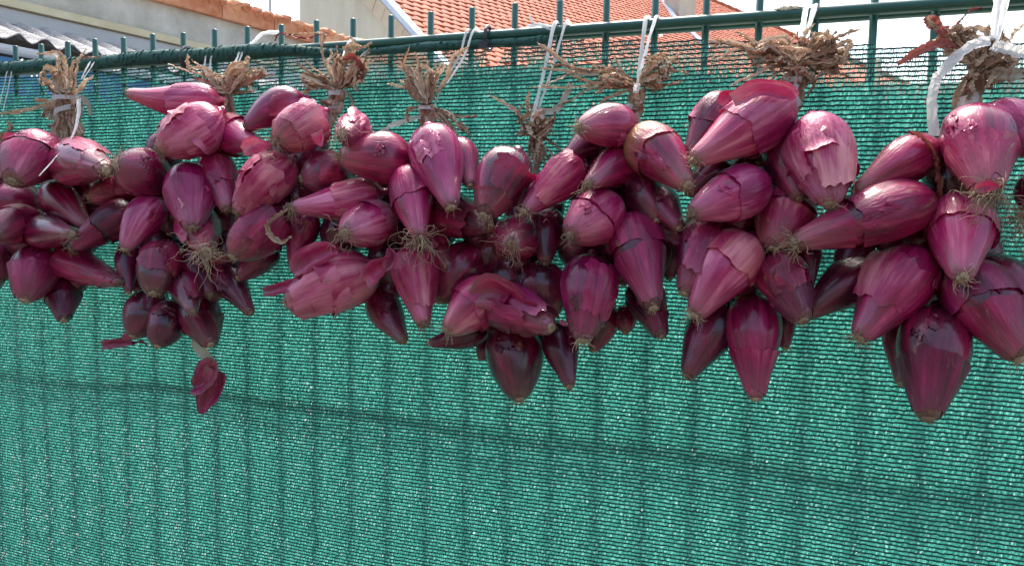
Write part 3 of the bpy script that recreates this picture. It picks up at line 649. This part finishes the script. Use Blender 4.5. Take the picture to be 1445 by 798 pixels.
for k in range(1, 10):
    hx_, hy_ = HANG[k]; org = at(hx_, hy_, 0.035)
    T = thing('onion_string', org, LAB[k], 'onion string', GRP); string[k] = T
    lines = ON[k].split('|'); fr = random.Random(k * 31); cs = []
    for l in lines:
        q = l.split(); cs.append(((float(q[0]) + float(q[2])) / 2, (float(q[1]) + float(q[3])) / 2, float(q[4])))
    pairs = [(a, b_) for i, a in enumerate(cs) for b_ in cs[i + 1:] if 40 < math.hypot(a[0] - b_[0], a[1] - b_[1]) < a[2] + b_[2]]
    fr.shuffle(pairs); used = []
    for a, b_ in pairs:
        mx, my = (a[0] + b_[0]) / 2, (a[1] + b_[1]) / 2
        if any(math.hypot(mx - u[0], my - u[1]) < 38 for u in used) or len(used) > (15 if k < 5 else 11): continue
        used.append((mx, my)); ws = min(a[2], b_[2]) * .72; an = fr.uniform(-.7, .7); dx, dy = math.sin(an) * ws * .75, math.cos(an) * ws * .6
        lines.append('%f %f %f %f %f 2 d N 0' % (mx + dx, my + dy, mx - dx, my - dy, ws))  # gap filler bulbs at the back, dark tone paints the shade between onions
    for line in lines:
        onum += 1
        f = line.split(); rx, ry, sx, sy, wpx = [float(q) for q in f[:5]]; lay = int(f[5]); tn = f[6]; sk = f[7]; rt = int(f[8])
        dr, ds = DR[lay], DS[lay]
        ln2 = math.hypot(rx - sx, ry - sy)
        if ln2 < wpx * 1.1 and lay == 0: dr += 0.012; ds -= 0.012
        jt = random.Random(onum); dj = jt.uniform(-.008, .008)
        P0 = at(rx, ry, dr + dj); P1 = at(sx, sy, ds + dj)
        wd = (1.10 if k < 5 else 1.05 if wpx < 80 else .99) * wpx * zc((P0 + P1) / 2) / FPX
        if np.linalg.norm(P1 - P0) < 1.05 * wd:       # nose-on bulb: deepen it along the line of sight
            c = (P0 + P1) / 2; q = (c - CAM) / np.linalg.norm(c - CAM); ext = math.sqrt(max((1.12 * wd) ** 2 - np.linalg.norm(P1 - P0) ** 2, 0)); P1 = P1 + q * ext * .75; P0 = P0 - q * ext * .2
        on = Onion(P0, P1, wd, onum * 13 + 5)
        V, F, pc = on.body()
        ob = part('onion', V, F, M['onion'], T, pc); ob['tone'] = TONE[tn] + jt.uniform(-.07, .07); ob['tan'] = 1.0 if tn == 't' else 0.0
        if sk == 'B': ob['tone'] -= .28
        if tn == 't': ob['label'] = 'brown topped onion'
        def skin(res, dt=.10, tan=0.0):
            V, F, pc = res; q = part('outer_skin', V, F, M['skin'], ob, pc); q['tone'] = min(1.0, TONE[tn] + dt + jt.uniform(-.05, .05)); q['tan'] = tan
        if sk == 'S': skin(on.ring(.04, jt.uniform(.42, .62), .035, la=0, lb=.0018))
        elif sk == 'C': skin(on.ring(jt.uniform(.38, .55), .95, .04, la=.0022), tan=ob['tan'])
        elif sk == 'B':
            v0 = jt.uniform(.38, .56); skin(on.ring(.04, v0 - .02, .030, lb=.0012)); skin(on.ring(v0 + .02, .95, .030, la=.0018), .04)
        elif sk == 'P':
            u0 = on.upos(jt.uniform(-.5, .5), jt.uniform(-.2, .6)); skin(on.patch(u0, jt.uniform(.2, .38), jt.uniform(.15, .35), jt.uniform(.6, .85), side=jt.choice('ablr'), curl=jt.uniform(.002, .006)), .16)
            if jt.random() < .5: skin(on.ring(.04, jt.uniform(.2, .35), .03, lb=.0015), .05)
        elif sk == 'F':
            u0 = on.upos(0, .5); skin(on.ring(.42, .96, .05, la=.005), .08); skin(on.patch(u0 + .12, .34, .08, .66, curl=.006, side=jt.choice('al')), .16); skin(on.patch(u0 - .2, .26, .2, .7, curl=.005, side='r'), .1)
            skin(on.ring(.04, .25, .04, lb=.003), .05)
        if sk == 'N' and lay < 2 and jt.random() < .5:
            skin(on.patch(on.upos(jt.uniform(-.6, .6), jt.uniform(-.3, .6)), jt.uniform(.12, .22), jt.uniform(.35, .5), jt.uniform(.65, .8), lift=.0005, curl=.0015, side=jt.choice('ablr')), .08)
        if lay == 0 and sk != 'F':
            for q_ in range(jt.choice((0, 1, 1, 2))):
                v1 = jt.uniform(.2, .7); skin(on.patch(on.upos(jt.uniform(-.8, .8), jt.uniform(-.6, .6)), jt.uniform(.04, .11), v1, v1 + jt.uniform(.06, .2), lift=.0006, curl=jt.uniform(.0003, .0015), nu=8, nv=9, side=jt.choice('ablr')), jt.uniform(-.2, .25))
        if lay < 3:
            cnt = (12, 24, 32, 36, 64)[rt]; rl = (.005, .009, .015, .026, .040)[rt]
            on.roots(cnt, rl, rt > 3).out('roots', M['root'], ob, smooth=True, pc=True)

# ------------------------------------------------------------------ ribbons, stalks and leaves
def ribbon(P, wd, fold=0.3, twist=0.0, n=18, nc=5, seed=0, jag=0.06, taper=True, n0=None, crumple=0.0006):
    rs = np.random.default_rng(seed); P = catmull(P, n); T, N, B = frames(P, n0 if n0 is not None else (0.2 * rs.standard_normal(), -1, .3 * rs.standard_normal()))
    t = np.linspace(0, 1, n); a = twist * t + rs.random() * (.9 if n0 is None else 0)
    N2 = N * np.cos(a)[:, None] + B * np.sin(a)[:, None]; B2 = np.cross(T, N2)
    if taper: pr = np.clip(np.minimum(1, .35 + t * 3) * (1 - np.clip((t - .75) / .25, 0, 1) ** 2 * .75), .1, 1)
    else: pr = np.ones(n)
    jn = rs.standard_normal(n); jn = np.convolve(jn, [.25, .5, .25], 'same'); pr = pr * (1 + jag * jn); s = np.linspace(-1, 1, nc)
    fo = fold * np.abs(s) + .12 * np.sin(s * 5 + rs.random() * 6)
    V = P[:, None] + (wd / 2 * pr)[:, None, None] * (s[None, :, None] * B2[:, None] * math.sqrt(max(0.05, 1 - fold * fold * .5)) + fo[None, :, None] * N2[:, None])
    V = V + crumple * rs.standard_normal(V.shape)
    pc = np.stack([np.broadcast_to(s, (n, nc)) * wd * 60, np.zeros((n, nc)), np.broadcast_to(t[:, None] * 3, (n, nc))], -1)
    return V.reshape(-1, 3), [tuple(f) for f in grid_faces(nc, n, False)], pc.reshape(-1, 3)
lseed = [100]
def leaf(k, parent, pts, wpx, d0=.045, d1=None, m_='leaf', name='dried_leaf', fold=.7, twist=None, curl=True, taper=True, jag=.08, thick=0.0):
    """pts: pixels of the photograph, depth runs from d0 to d1"""
    lseed[0] += 1; rs = random.Random(lseed[0]); d1 = d0 if d1 is None else d1; n = len(pts)
    P = [at(x, y, d0 + (d1 - d0) * i / max(1, n - 1) + (rs.uniform(-.003, .003) if curl and 0 < i else 0)) for i, (x, y) in enumerate(pts)]
    wd = (0.72 if m_ == 'leaf' else 1.0) * wpx * zc(P[0]) / FPX; tw = rs.uniform(-2.2, 2.2) if twist is None else twist
    V, F, pc = ribbon(P, wd, fold, tw, n=max(18, 8 * n), seed=lseed[0], jag=jag, taper=taper)
    return part(name, V, F, M[m_], parent, pc)
def strand(parent, pts, wpx, d0, d1, m_='leaf', name='stalk_strand', k=7):
    n = len(pts); P = np.array([at(x, y, d0 + (d1 - d0) * i / max(1, n - 1)) for i, (x, y) in enumerate(pts)]); P = catmull(P, 14)
    lseed[0] += 1; rs = np.random.default_rng(lseed[0]); V, F = tube(P, wpx / 2 * zc(P[0]) / FPX * (1 + .12 * rs.standard_normal(14)), k); t = np.repeat(np.linspace(0, 3, 14), k); a = np.tile(np.linspace(0, 6, k), 14)
    return part(name, V, F, M[m_], parent, np.stack([a, a * 0, t], 1))
def stalk(k, nx, ny, kx, ky, wpx, d=.042, n=6):
    """bundle of stems from the neck of the string up to its knot; returns the part that carries the leaves"""
    T = string[k]; bun = None
    for i in range(n):
        o = (i - (n - 1) / 2) / n * wpx; wv = (wpx * .16) * (1 if i % 2 else -1)
        pts = [(nx + o * .7, ny), (nx * .65 + kx * .35 + o * .7 + wv, ny * .65 + ky * .35), (nx * .35 + kx * .65 + o * .9 - wv, ny * .35 + ky * .65), (kx + o, ky)]
        s = strand(T if bun is None else bun, pts, wpx / n * 1.9, d + (.004 if i % 2 else -.002), d + (-.003 if i % 2 else .004), name='stalk' if bun is None else 'stalk_strand')
        if bun is None: bun = s
    # braid running down inside the string
    b = NECK[k]
    for i in (-1, 0, 1):
        strand(bun, [(nx + i * wpx * .2, ny), ((nx + b[2]) / 2 - i * wpx * .2, (ny + b[3]) / 2), (b[2] + i * wpx * .2, b[3])], wpx * .4, d, .05)
    return bun
def mass(k, par, cx, cy, rx, ry, n, kx, ky, wpx=(6, 11), d=.045, spread=1.0, out=False):
    """crumpled looping leaves that make up the ball of the knot"""
    for i in range(int(n * .75)):
        lseed[0] += 1; rs = random.Random(lseed[0] * 7)
        a = rs.uniform(0, 6.283); q = rs.uniform(.35, 1.0); ex, ey = cx + math.cos(a) * rx * q, cy + math.sin(a) * ry * q
        a2 = a + rs.uniform(-1.3, 1.3) * spread; mx_, my_ = cx + math.cos(a2) * rx * rs.uniform(.3, 1.05), cy + math.sin(a2) * ry * rs.uniform(.3, 1.05)
        pts = [(kx + rs.uniform(-4, 4), ky + rs.uniform(-4, 4)), (mx_, my_), (ex, ey)]
        if rs.random() < .5: pts.append((ex + rs.uniform(-.5, .5) * rx, ey + rs.uniform(-.2, .8) * ry * .7))
        leaf(k, par, pts, rs.uniform(*wpx), d + rs.uniform(-.008, .012), d + rs.uniform(-.012, .02), m_='leaf')
def cord(k, pts, wpx, d0, d1, over=True, tw=.3, mname='cord', name='hanging_cord', fold=.25, cr=.0002):
    T = string[k]; n = len(pts); P = [at(x, y, d0 + (d1 - d0) * i / (n - 1)) for i, (x, y) in enumerate(pts)]
    wd = wpx * zc(P[-1]) / FPX
    if over:      # loop over the rail and down behind it
        x = P[0][0]; P = [np.array([x + .001, .016, RAIL_Z - .012]), np.array([x, .013, RAIL_Z + .0015]), np.array([x, -.005, RAIL_Z + .0035]), np.array([x, -.0175, RAIL_Z - .001])] + P[1:]
    lseed[0] += 1
    V, F, pc = ribbon(P, wd, fold, tw, n=34, nc=5, seed=lseed[0], jag=.07, taper=False, n0=(0, -1, .4), crumple=cr)
    return part(name, V, F, M[mname], T, pc, smooth=wpx < 15)
def band(k, x, y, wpx, hpx, d=.045, ang=0.0):
    """white ribbon wound round the stalk"""
    T = string[k]; c = at(x, y, d); s = zc(c) / FPX; a = np.linspace(0, 2 * np.pi, 20, endpoint=False); V = []
    for h in (-.5, 0, .5):
        for b_ in a: V.append(c + RT * math.cos(b_) * wpx * .5 * s + np.array([0, -1, 0]) * math.sin(b_) * wpx * .42 * s + UP * (h * hpx * s + math.sin(ang) * math.cos(b_) * wpx * .5 * s))
    pc = np.array(V) * 30
    part('tie_band', V, grid_faces(20, 3, True), M['cord'], T, pc)

# string 1
b = stalk(1, -6, 215, 0, 190, 26); mass(1, b, 2, 178, 22, 17, 12, 0, 195, (6, 11)); leaf(1, b, [(-5, 160), (30, 157), (62, 150), (92, 146)], 8, .045, .045)
cord(1, [(10, 95), (6, 118), (-2, 150)], 4, .02, .04); cord(1, [(17, 95), (10, 130), (2, 165)], 4, .02, .04); leaf(1, b, [(14, 92), (25, 90), (33, 86), (28, 95)], 4, .012, .02, 'cord', 'cord_end')
# string 2
b = stalk(2, 98, 205, 92, 140, 40, .045, 8)
for i in range(9): leaf(2, b, [(78 + i * 5, 145), (84 + i * 3, 170), (78 + i * 5, 188), (88 + i * 2, 202)], 8, .052, .058)
for p in [[(88, 140), (72, 100), (60, 104), (56, 118)], [(90, 140), (84, 100), (78, 80), (52, 76)], [(94, 140), (92, 95), (86, 78), (66, 74)], [(96, 140), (100, 96), (108, 82), (140, 80)], [(98, 140), (108, 108), (112, 88), (122, 70)], [(92, 140), (78, 112), (70, 98)], [(86, 142), (76, 125), (66, 110), (62, 96)], [(96, 140), (112, 125), (120, 112), (131, 107)], [(86, 150), (62, 152), (40, 156), (14, 157)], [(84, 150), (66, 158), (60, 166)], [(86, 145), (56, 142), (50, 138)], [(92, 135), (97, 110), (92, 88)], [(90, 138), (86, 118), (76, 104), (80, 92)], [(96, 138), (104, 118), (100, 100)], [(88, 138), (74, 128), (68, 118), (58, 108)], [(95, 132), (85, 104), (70, 95), (60, 100)], [(94, 138), (88, 112), (84, 98)], [(82, 155), (68, 148), (64, 160), (70, 170)], [(84, 170), (72, 180), (68, 176)]]:
    leaf(2, b, p, random.uniform(7, 11), .048, .055)
mass(2, b, 85, 118, 24, 22, 12, 93, 140, (7, 10))
cord(2, [(134, 76), (128, 95), (117, 112)], 5, .02, .045); cord(2, [(128, 76), (122, 95), (114, 112)], 5, .02, .045)
band(2, 96, 139, 36, 6, .048); band(2, 97, 156, 34, 7, .048, .35)
cord(2, [(112, 140), (111, 165), (104, 190), (85, 215), (56, 248)], 8, .075, .15, False, name='loose_ribbon'); cord(2, [(113, 136), (124, 146), (129, 162)], 8, .05, .05, False, mname='pale', name='loose_ribbon'); cord(2, [(80, 205), (100, 204)], 5, .07, .08, False, name='loose_ribbon')
# string 3
b = stalk(3, 322, 168, 318, 132, 20)
for p in [[(316, 132), (296, 108), (270, 100), (238, 90)], [(316, 132), (292, 116), (286, 96), (270, 84)], [(312, 130), (290, 100), (266, 96), (264, 76)], [(318, 130), (330, 112), (350, 108), (388, 106)], [(320, 135), (338, 122), (348, 108), (356, 112)], [(318, 130), (322, 100), (334, 86), (352, 92)], [(322, 128), (340, 100), (352, 82), (346, 84)], [(318, 132), (300, 118), (280, 112), (274, 108)], [(320, 132), (346, 112), (372, 100), (366, 96)], [(322, 132), (346, 128), (362, 126)], [(322, 132), (344, 118), (358, 130)], [(318, 138), (306, 122), (298, 104), (292, 96)]]:
    leaf(3, b, p, random.uniform(6, 10), .045, .055)
mass(3, b, 306, 118, 22, 16, 12, 318, 135, (7, 10)); mass(3, b, 344, 106, 26, 20, 16, 322, 130, (8, 14)); mass(3, b, 320, 158, 8, 16, 6, 320, 140, (5, 8), .06)
cord(3, [(290, 74), (288, 95), (287, 112)], 4, .02, .045); cord(3, [(298, 73), (296, 95), (294, 118)], 4, .02, .045)
cord(3, [(338, 70), (334, 82), (326, 96)], 5, .02, .045); cord(3, [(342, 70), (338, 84), (331, 98)], 5, .02, .045); cord(3, [(338, 72), (356, 62), (372, 48), (394, 46)], 6, .02, .012, False, name='loose_cord')
# string 4
b = stalk(4, 470, 160, 477, 128, 22, .045, 6)
for p in [[(476, 126), (486, 100), (478, 78), (476, 64)], [(478, 126), (496, 96), (498, 72), (496, 52)], [(480, 124), (500, 98), (520, 84), (526, 86)], [(480, 124), (506, 104), (516, 78), (520, 68)], [(478, 124), (484, 96), (500, 84), (514, 80)], [(474, 126), (458, 112), (438, 104), (418, 88)], [(474, 126), (450, 122), (434, 128), (420, 136)], [(474, 124), (452, 108), (436, 112), (424, 116)], [(474, 126), (456, 116), (440, 120), (428, 122)], [(474, 126), (452, 104), (440, 96), (432, 86)], [(476, 126), (474, 96), (470, 76), (466, 70)], [(484, 70), (496, 66), (510, 66)], [(490, 74), (506, 68), (525, 60)], [(476, 124), (462, 96), (462, 84), (474, 74)]]:
    leaf(4, b, p, random.uniform(6, 11), .045, .055)
leaf(4, b, [(492, 172), (498, 152), (490, 130), (472, 112), (458, 88), (454, 66), (458, 48), (440, 46), (405, 50)], 6, .06, .03, fold=.5, twist=5); leaf(4, b, [(456, 48), (430, 55), (396, 48), (388, 58)], 4, .03, .02, 'redleaf')
leaf(4, b, [(484, 84), (500, 80), (510, 94), (512, 104)], 9, .065, .065, 'redleaf'); leaf(4, b, [(508, 104), (514, 108), (512, 112)], 11, .06, .06, 'redleaf'); leaf(4, b, [(500, 96), (512, 76), (518, 72)], 12, .055, .055, 'pale')
mass(4, b, 494, 94, 24, 30, 22, 478, 122, (8, 13)); mass(4, b, 446, 114, 24, 16, 12, 474, 126, (6, 9)); mass(4, b, 460, 148, 10, 8, 5, 474, 150, (5, 8), .06)
cord(4, [(492, 62), (488, 70), (484, 80)], 8, .02, .05); band(4, 477, 132, 26, 7, .046); band(4, 474, 152, 20, 4, .046)
# string 5
b = stalk(5, 604, 178, 602, 148, 22, .045, 6)
for p in [[(600, 148), (580, 100), (566, 96), (578, 64)], [(600, 148), (586, 115), (572, 100), (560, 92)], [(600, 148), (580, 128), (562, 122), (548, 118)], [(602, 146), (596, 112), (592, 90), (586, 74)], [(602, 146), (606, 112), (604, 84)], [(602, 146), (612, 112), (624, 96), (620, 94)], [(604, 148), (630, 112), (640, 80), (662, 66)], [(602, 146), (594, 120), (584, 108)], [(604, 146), (600, 118), (610, 100)], [(598, 150), (582, 136), (574, 120), (562, 112)], [(600, 146), (590, 130), (576, 108), (570, 90)], [(602, 146), (612, 126), (616, 104), (614, 92)], [(590, 150), (574, 158), (576, 172)],
          [(606, 150), (628, 160), (650, 166), (674, 164)], [(606, 150), (632, 164), (650, 178), (664, 192)], [(606, 150), (626, 168), (640, 182), (652, 196)], [(606, 150), (620, 166), (630, 178)], [(606, 150), (636, 158), (648, 178), (656, 186)], [(606, 148), (620, 158), (644, 186)], [(606, 150), (628, 158), (646, 172), (658, 178)]]:
    leaf(5, b, p, random.uniform(7, 11), .045, .052)
mass(5, b, 594, 118, 30, 24, 18, 602, 146, (7, 11)); leaf(5, b, [(594, 166), (570, 172), (545, 182), (528, 194)], 12, .05, .045, 'pale', fold=.2, twist=.2)
cord(5, [(656, 50), (648, 78), (624, 120), (614, 146), (606, 155)], 5, .02, .05); cord(5, [(666, 47), (654, 80), (630, 118)], 5, .02, .045); band(5, 604, 153, 26, 5, .046)
# string 6
b = stalk(6, 758, 215, 757, 182, 20, .045, 5)
for p in [[(752, 180), (736, 165), (716, 150), (690, 135)], [(752, 184), (738, 176), (730, 158), (738, 148)], [(758, 185), (770, 205), (784, 222), (796, 232)], [(760, 188), (780, 200), (798, 216)], [(758, 190), (764, 214), (770, 238)], [(756, 190), (752, 214), (754, 234)], [(762, 176), (778, 170), (782, 158)], [(752, 172), (744, 152), (746, 128)], [(758, 190), (768, 216), (780, 236)], [(756, 192), (748, 210), (744, 224)]]:
    leaf(6, b, p, random.uniform(7, 10), .048, .058)
mass(6, b, 756, 174, 26, 22, 30, 756, 180, (7, 11), .05); mass(6, b, 758, 208, 12, 24, 12, 757, 190, (5, 8), .055)
cord(6, [(780, 42), (768, 98), (753, 156)], 7, .02, .055); cord(6, [(796, 39), (778, 98), (758, 158)], 6, .02, .055); cord(6, [(758, 154), (774, 158), (790, 150), (806, 118)], 9, .06, .045, False, mname='pale', name='loose_ribbon'); cord(6, [(750, 172), (756, 158), (768, 166)], 6, .062, .062, False, name='loose_ribbon')
cord(6, [(782, 42), (764, 36), (744, 38)], 7, .014, .012, False, name='loose_cord'); cord(6, [(758, 36), (750, 30), (748, 22)], 3, .012, .008, False, name='loose_cord')
# string 7
b = stalk(7, 893, 168, 900, 126, 22, .045, 6)
for p in [[(898, 116), (860, 104), (812, 98), (780, 76), (758, 60)], [(898, 116), (850, 104), (800, 94), (770, 88)], [(898, 118), (862, 108), (822, 100), (790, 112), (762, 124)], [(898, 118), (860, 118), (810, 124), (748, 124)], [(898, 122), (862, 124), (828, 128), (808, 142), (780, 152)], [(898, 120), (880, 106), (872, 92), (868, 82)], [(898, 122), (874, 132), (858, 138), (846, 146)], [(898, 120), (870, 112), (848, 126), (840, 132)], [(896, 116), (872, 100), (840, 94), (836, 98)], [(902, 118), (918, 100), (935, 88), (918, 78)], [(904, 118), (930, 112), (950, 102), (972, 104)], [(904, 116), (930, 102), (950, 88), (960, 88)], [(904, 114), (928, 92), (950, 82), (964, 74)], [(904, 120), (928, 118), (944, 118), (962, 114)], [(904, 120), (920, 128), (934, 120)], [(904, 114), (920, 90), (932, 80), (940, 84)], [(898, 120), (868, 122), (834, 118), (806, 106)], [(898, 114), (862, 98), (832, 106), (790, 100), (760, 96)]]:
    leaf(7, b, p, random.uniform(6, 10), .048, .052)
mass(7, b, 926, 98, 28, 26, 24, 902, 116, (7, 11)); mass(7, b, 872, 112, 30, 14, 10, 898, 118, (6, 9)); mass(7, b, 896, 148, 12, 16, 10, 898, 132, (8, 12), .05)
cord(7, [(910, 33), (906, 62), (902, 98), (900, 124)], 7, .02, .058); cord(7, [(924, 31), (914, 60), (904, 98)], 6, .02, .055); cord(7, [(900, 118), (897, 132)], 9, .062, .062, False, name='loose_ribbon'); band(7, 893, 152, 24, 8, .046)
cord(7, [(896, 160), (900, 176), (880, 205), (872, 280)], 8, .055, .05, False, mname='pale', name='braid_ribbon')
# string 8
b = stalk(8, 1122, 150, 1126, 96, 26, .045, 7)
for p in [[(1120, 88), (1080, 76), (1040, 60), (1000, 56)], [(1120, 88), (1070, 66), (1030, 74), (1012, 88)], [(1120, 88), (1070, 82), (1030, 84), (1002, 82)], [(1116, 92), (1086, 96), (1060, 108), (1030, 122)], [(1116, 94), (1096, 104), (1086, 122)], [(1116, 86), (1080, 70), (1052, 54), (1038, 46)], [(1130, 86), (1160, 66), (1190, 50), (1214, 42)], [(1130, 88), (1170, 72), (1196, 58), (1198, 66), (1184, 90)], [(1130, 90), (1160, 96), (1184, 102), (1198, 108)], [(1130, 94), (1150, 110), (1148, 124), (1140, 136)], [(1128, 96), (1136, 112), (1132, 132)], [(1130, 92), (1164, 84), (1172, 62), (1180, 44)], [(1124, 90), (1128, 64), (1138, 46), (1150, 34)], [(1124, 88), (1108, 64), (1090, 60)], [(1116, 86), (1070, 76), (1020, 60), (1008, 66)], [(1122, 96), (1106, 72), (1120, 52), (1126, 44)], [(1122, 96), (1130, 62), (1140, 60)], [(1128, 90), (1170, 94), (1188, 80)], [(1128, 100), (1142, 116), (1164, 102), (1172, 108)], [(1122, 90), (1096, 88), (1072, 88), (1060, 94)]]:
    leaf(8, b, p, random.uniform(7, 11), .048, .055)
mass(8, b, 1094, 76, 42, 24, 34, 1120, 88, (8, 13)); mass(8, b, 1158, 74, 44, 30, 40, 1130, 88, (8, 14)); mass(8, b, 1124, 108, 22, 22, 18, 1124, 94, (7, 11), .05)
cord(8, [(1137, 14), (1134, 30), (1130, 52)], 8, .02, .055); cord(8, [(1150, 12), (1142, 32), (1138, 50)], 8, .02, .055); band(8, 1118, 114, 30, 7, .05, .1); cord(8, [(1128, 108), (1122, 130), (1128, 150)], 8, .06, .06, False, name='loose_ribbon')
leaf(8, b, [(1136, 12), (1118, 12), (1104, 12), (1092, 14)], 6, .012, .010, 'pale', 'cord_end')
# string 9
b = stalk(9, 1362, 162, 1376, 108, 34, .045, 8)
for p in [[(1376, 96), (1340, 70), (1326, 48), (1308, 26)], [(1376, 96), (1350, 60), (1332, 40)], [(1380, 90), (1392, 50), (1396, 34)], [(1376, 90), (1352, 48), (1370, 42)], [(1384, 92), (1414, 70), (1430, 44), (1448, 30)], [(1384, 96), (1420, 100), (1450, 102)], [(1384, 96), (1410, 84), (1436, 86)], [(1376, 96), (1346, 86), (1332, 96), (1322, 110)], [(1384, 100), (1404, 116), (1428, 112)], [(1380, 96), (1374, 60), (1360, 50)], [(1384, 94), (1402, 60), (1420, 58)], [(1372, 104), (1352, 130), (1344, 156)], [(1384, 92), (1400, 62), (1384, 44), (1366, 42)]]:
    leaf(9, b, p, random.uniform(9, 14), .048, .058)
leaf(9, b, [(1350, 68), (1328, 62), (1300, 72), (1266, 92)], 13, .06, .07, 'redleaf', fold=.4, twist=.5); leaf(9, b, [(1336, 58), (1326, 44), (1316, 36), (1308, 24)], 22, .055, .05, 'redleaf', jag=.2)
mass(9, b, 1352, 58, 34, 22, 24, 1376, 90, (9, 14)); mass(9, b, 1404, 88, 34, 36, 34, 1382, 100, (9, 15)); mass(9, b, 1368, 112, 20, 26, 12, 1376, 108, (9, 13), .05)
leaf(9, b, [(1345, 42), (1356, 28), (1368, 16), (1386, 11)], 3, .05, .05, 'redleaf'); leaf(9, b, [(1400, 98), (1424, 104), (1452, 102)], 16, .062, .06, 'pale', fold=.3)
cord(9, [(1408, 0), (1404, 24), (1400, 54)], 9, .02, .06, tw=.1); cord(9, [(1420, -2), (1414, 22), (1404, 56)], 11, .02, .06, tw=.1)
cord(9, [(1398, 61), (1384, 62), (1370, 67), (1350, 83), (1331, 104), (1325, 111), (1321, 122), (1318, 150), (1321, 192)], 18, .072, .06, False, tw=.1, fold=.45, cr=.0004, name='loose_ribbon'); cord(9, [(1400, 66), (1420, 70), (1450, 78)], 18, .07, .075, False, tw=.2, fold=.45, cr=.0004, name='loose_ribbon'); band(9, 1366, 142, 34, 14, .046, .3); band(9, 1360, 158, 36, 8, .046, .3)
leaf(9, b, [(1326, 300), (1322, 260), (1318, 220), (1300, 196), (1282, 186)], 13, .09, .10, 'redleaf', 'dry_skin'); 
for p in [[(1325, 330), (1322, 290), (1328, 250)], [(1318, 318), (1322, 300), (1326, 280)]]: leaf(9, b, p, 11, .085, .085, 'leaf')

# loose skins dangling under string 3 and others
def scrap(k, pts, wpx, d, tone=.5, mt='skin'):
    lseed[0] += 1; P = [at(x, y, d) for x, y in pts]; wd = wpx * zc(P[0]) / FPX
    V, F, pc = ribbon(P, wd, .35, .5, n=16, nc=9, seed=lseed[0], jag=.0, taper=False, n0=(.1, -1, .1), crumple=.00025)
    n = 16; V = V.reshape(n, 9, 3); t = np.linspace(0, 1, n); rq = np.random.default_rng(lseed[0]); e1, e2 = rq.uniform(.25, .9, 2); pr = np.interp(t, [0, .25, .6, 1], [e1, 1, .95, e2 * .7]) * (1 + .07 * np.convolve(rq.standard_normal(n), [.3, .4, .3], 'same')); c = V.mean(1, keepdims=True); V = c + (V - c) * pr[:, None, None]
    o = part('loose_skin', V.reshape(-1, 3), F, M[mt], string[k], pc * .3); o['tone'] = tone; o['tan'] = 0.0; return o
scrap(3, [(278, 470), (286, 490), (304, 508)], 26, .085, .6, 'pale'); scrap(3, [(304, 506), (298, 522), (284, 540), (274, 546)], 46, .085, .62); scrap(3, [(310, 522), (304, 545), (292, 566), (288, 584)], 48, .083, .58)
scrap(3, [(144, 487), (165, 483), (194, 482)], 15, .08, .4); scrap(3, [(176, 470), (184, 478), (188, 486)], 16, .082, .4); scrap(3, [(192, 482), (202, 482), (210, 488)], 4, .082, .3)
scrap(4, [(372, 412), (390, 408), (420, 398), (440, 392)], 18, .14, .75); scrap(4, [(415, 385), (430, 368), (460, 352), (478, 352)], 34, .145, .85); scrap(4, [(344, 214), (362, 204), (384, 204)], 26, .135, .85); scrap(4, [(448, 186), (452, 196), (456, 206)], 22, .15, .8)
leaf(4, string[4], [(410, 334), (398, 342), (380, 330), (378, 314), (398, 298), (412, 294)], 11, .145, .14, name='loose_skin', m_='leaf', fold=.6, twist=1.5); scrap(5, [(516, 398), (530, 380), (552, 362)], 30, .15, .65); scrap(5, [(545, 380), (552, 364), (548, 350)], 20, .15, .6)
scrap(6, [(668, 420), (700, 412), (740, 436), (762, 432)], 60, .135, .62); scrap(6, [(790, 452), (796, 455), (800, 458)], 8, .15, .9)
scrap(8, [(1018, 150), (1024, 136), (1032, 128)], 20, .11, .7); scrap(8, [(1034, 142), (1070, 124), (1110, 128), (1124, 138)], 26, .125, .9); scrap(8, [(1042, 522), (1052, 530), (1066, 540)], 8, .105, .6)
scrap(7, [(930, 330), (950, 332), (968, 348)], 20, .10, .3); scrap(9, [(1376, 268), (1392, 262), (1410, 262)], 18, .155, .75); scrap(2, [(6, 200), (20, 194), (40, 196)], 16, .12, .7)
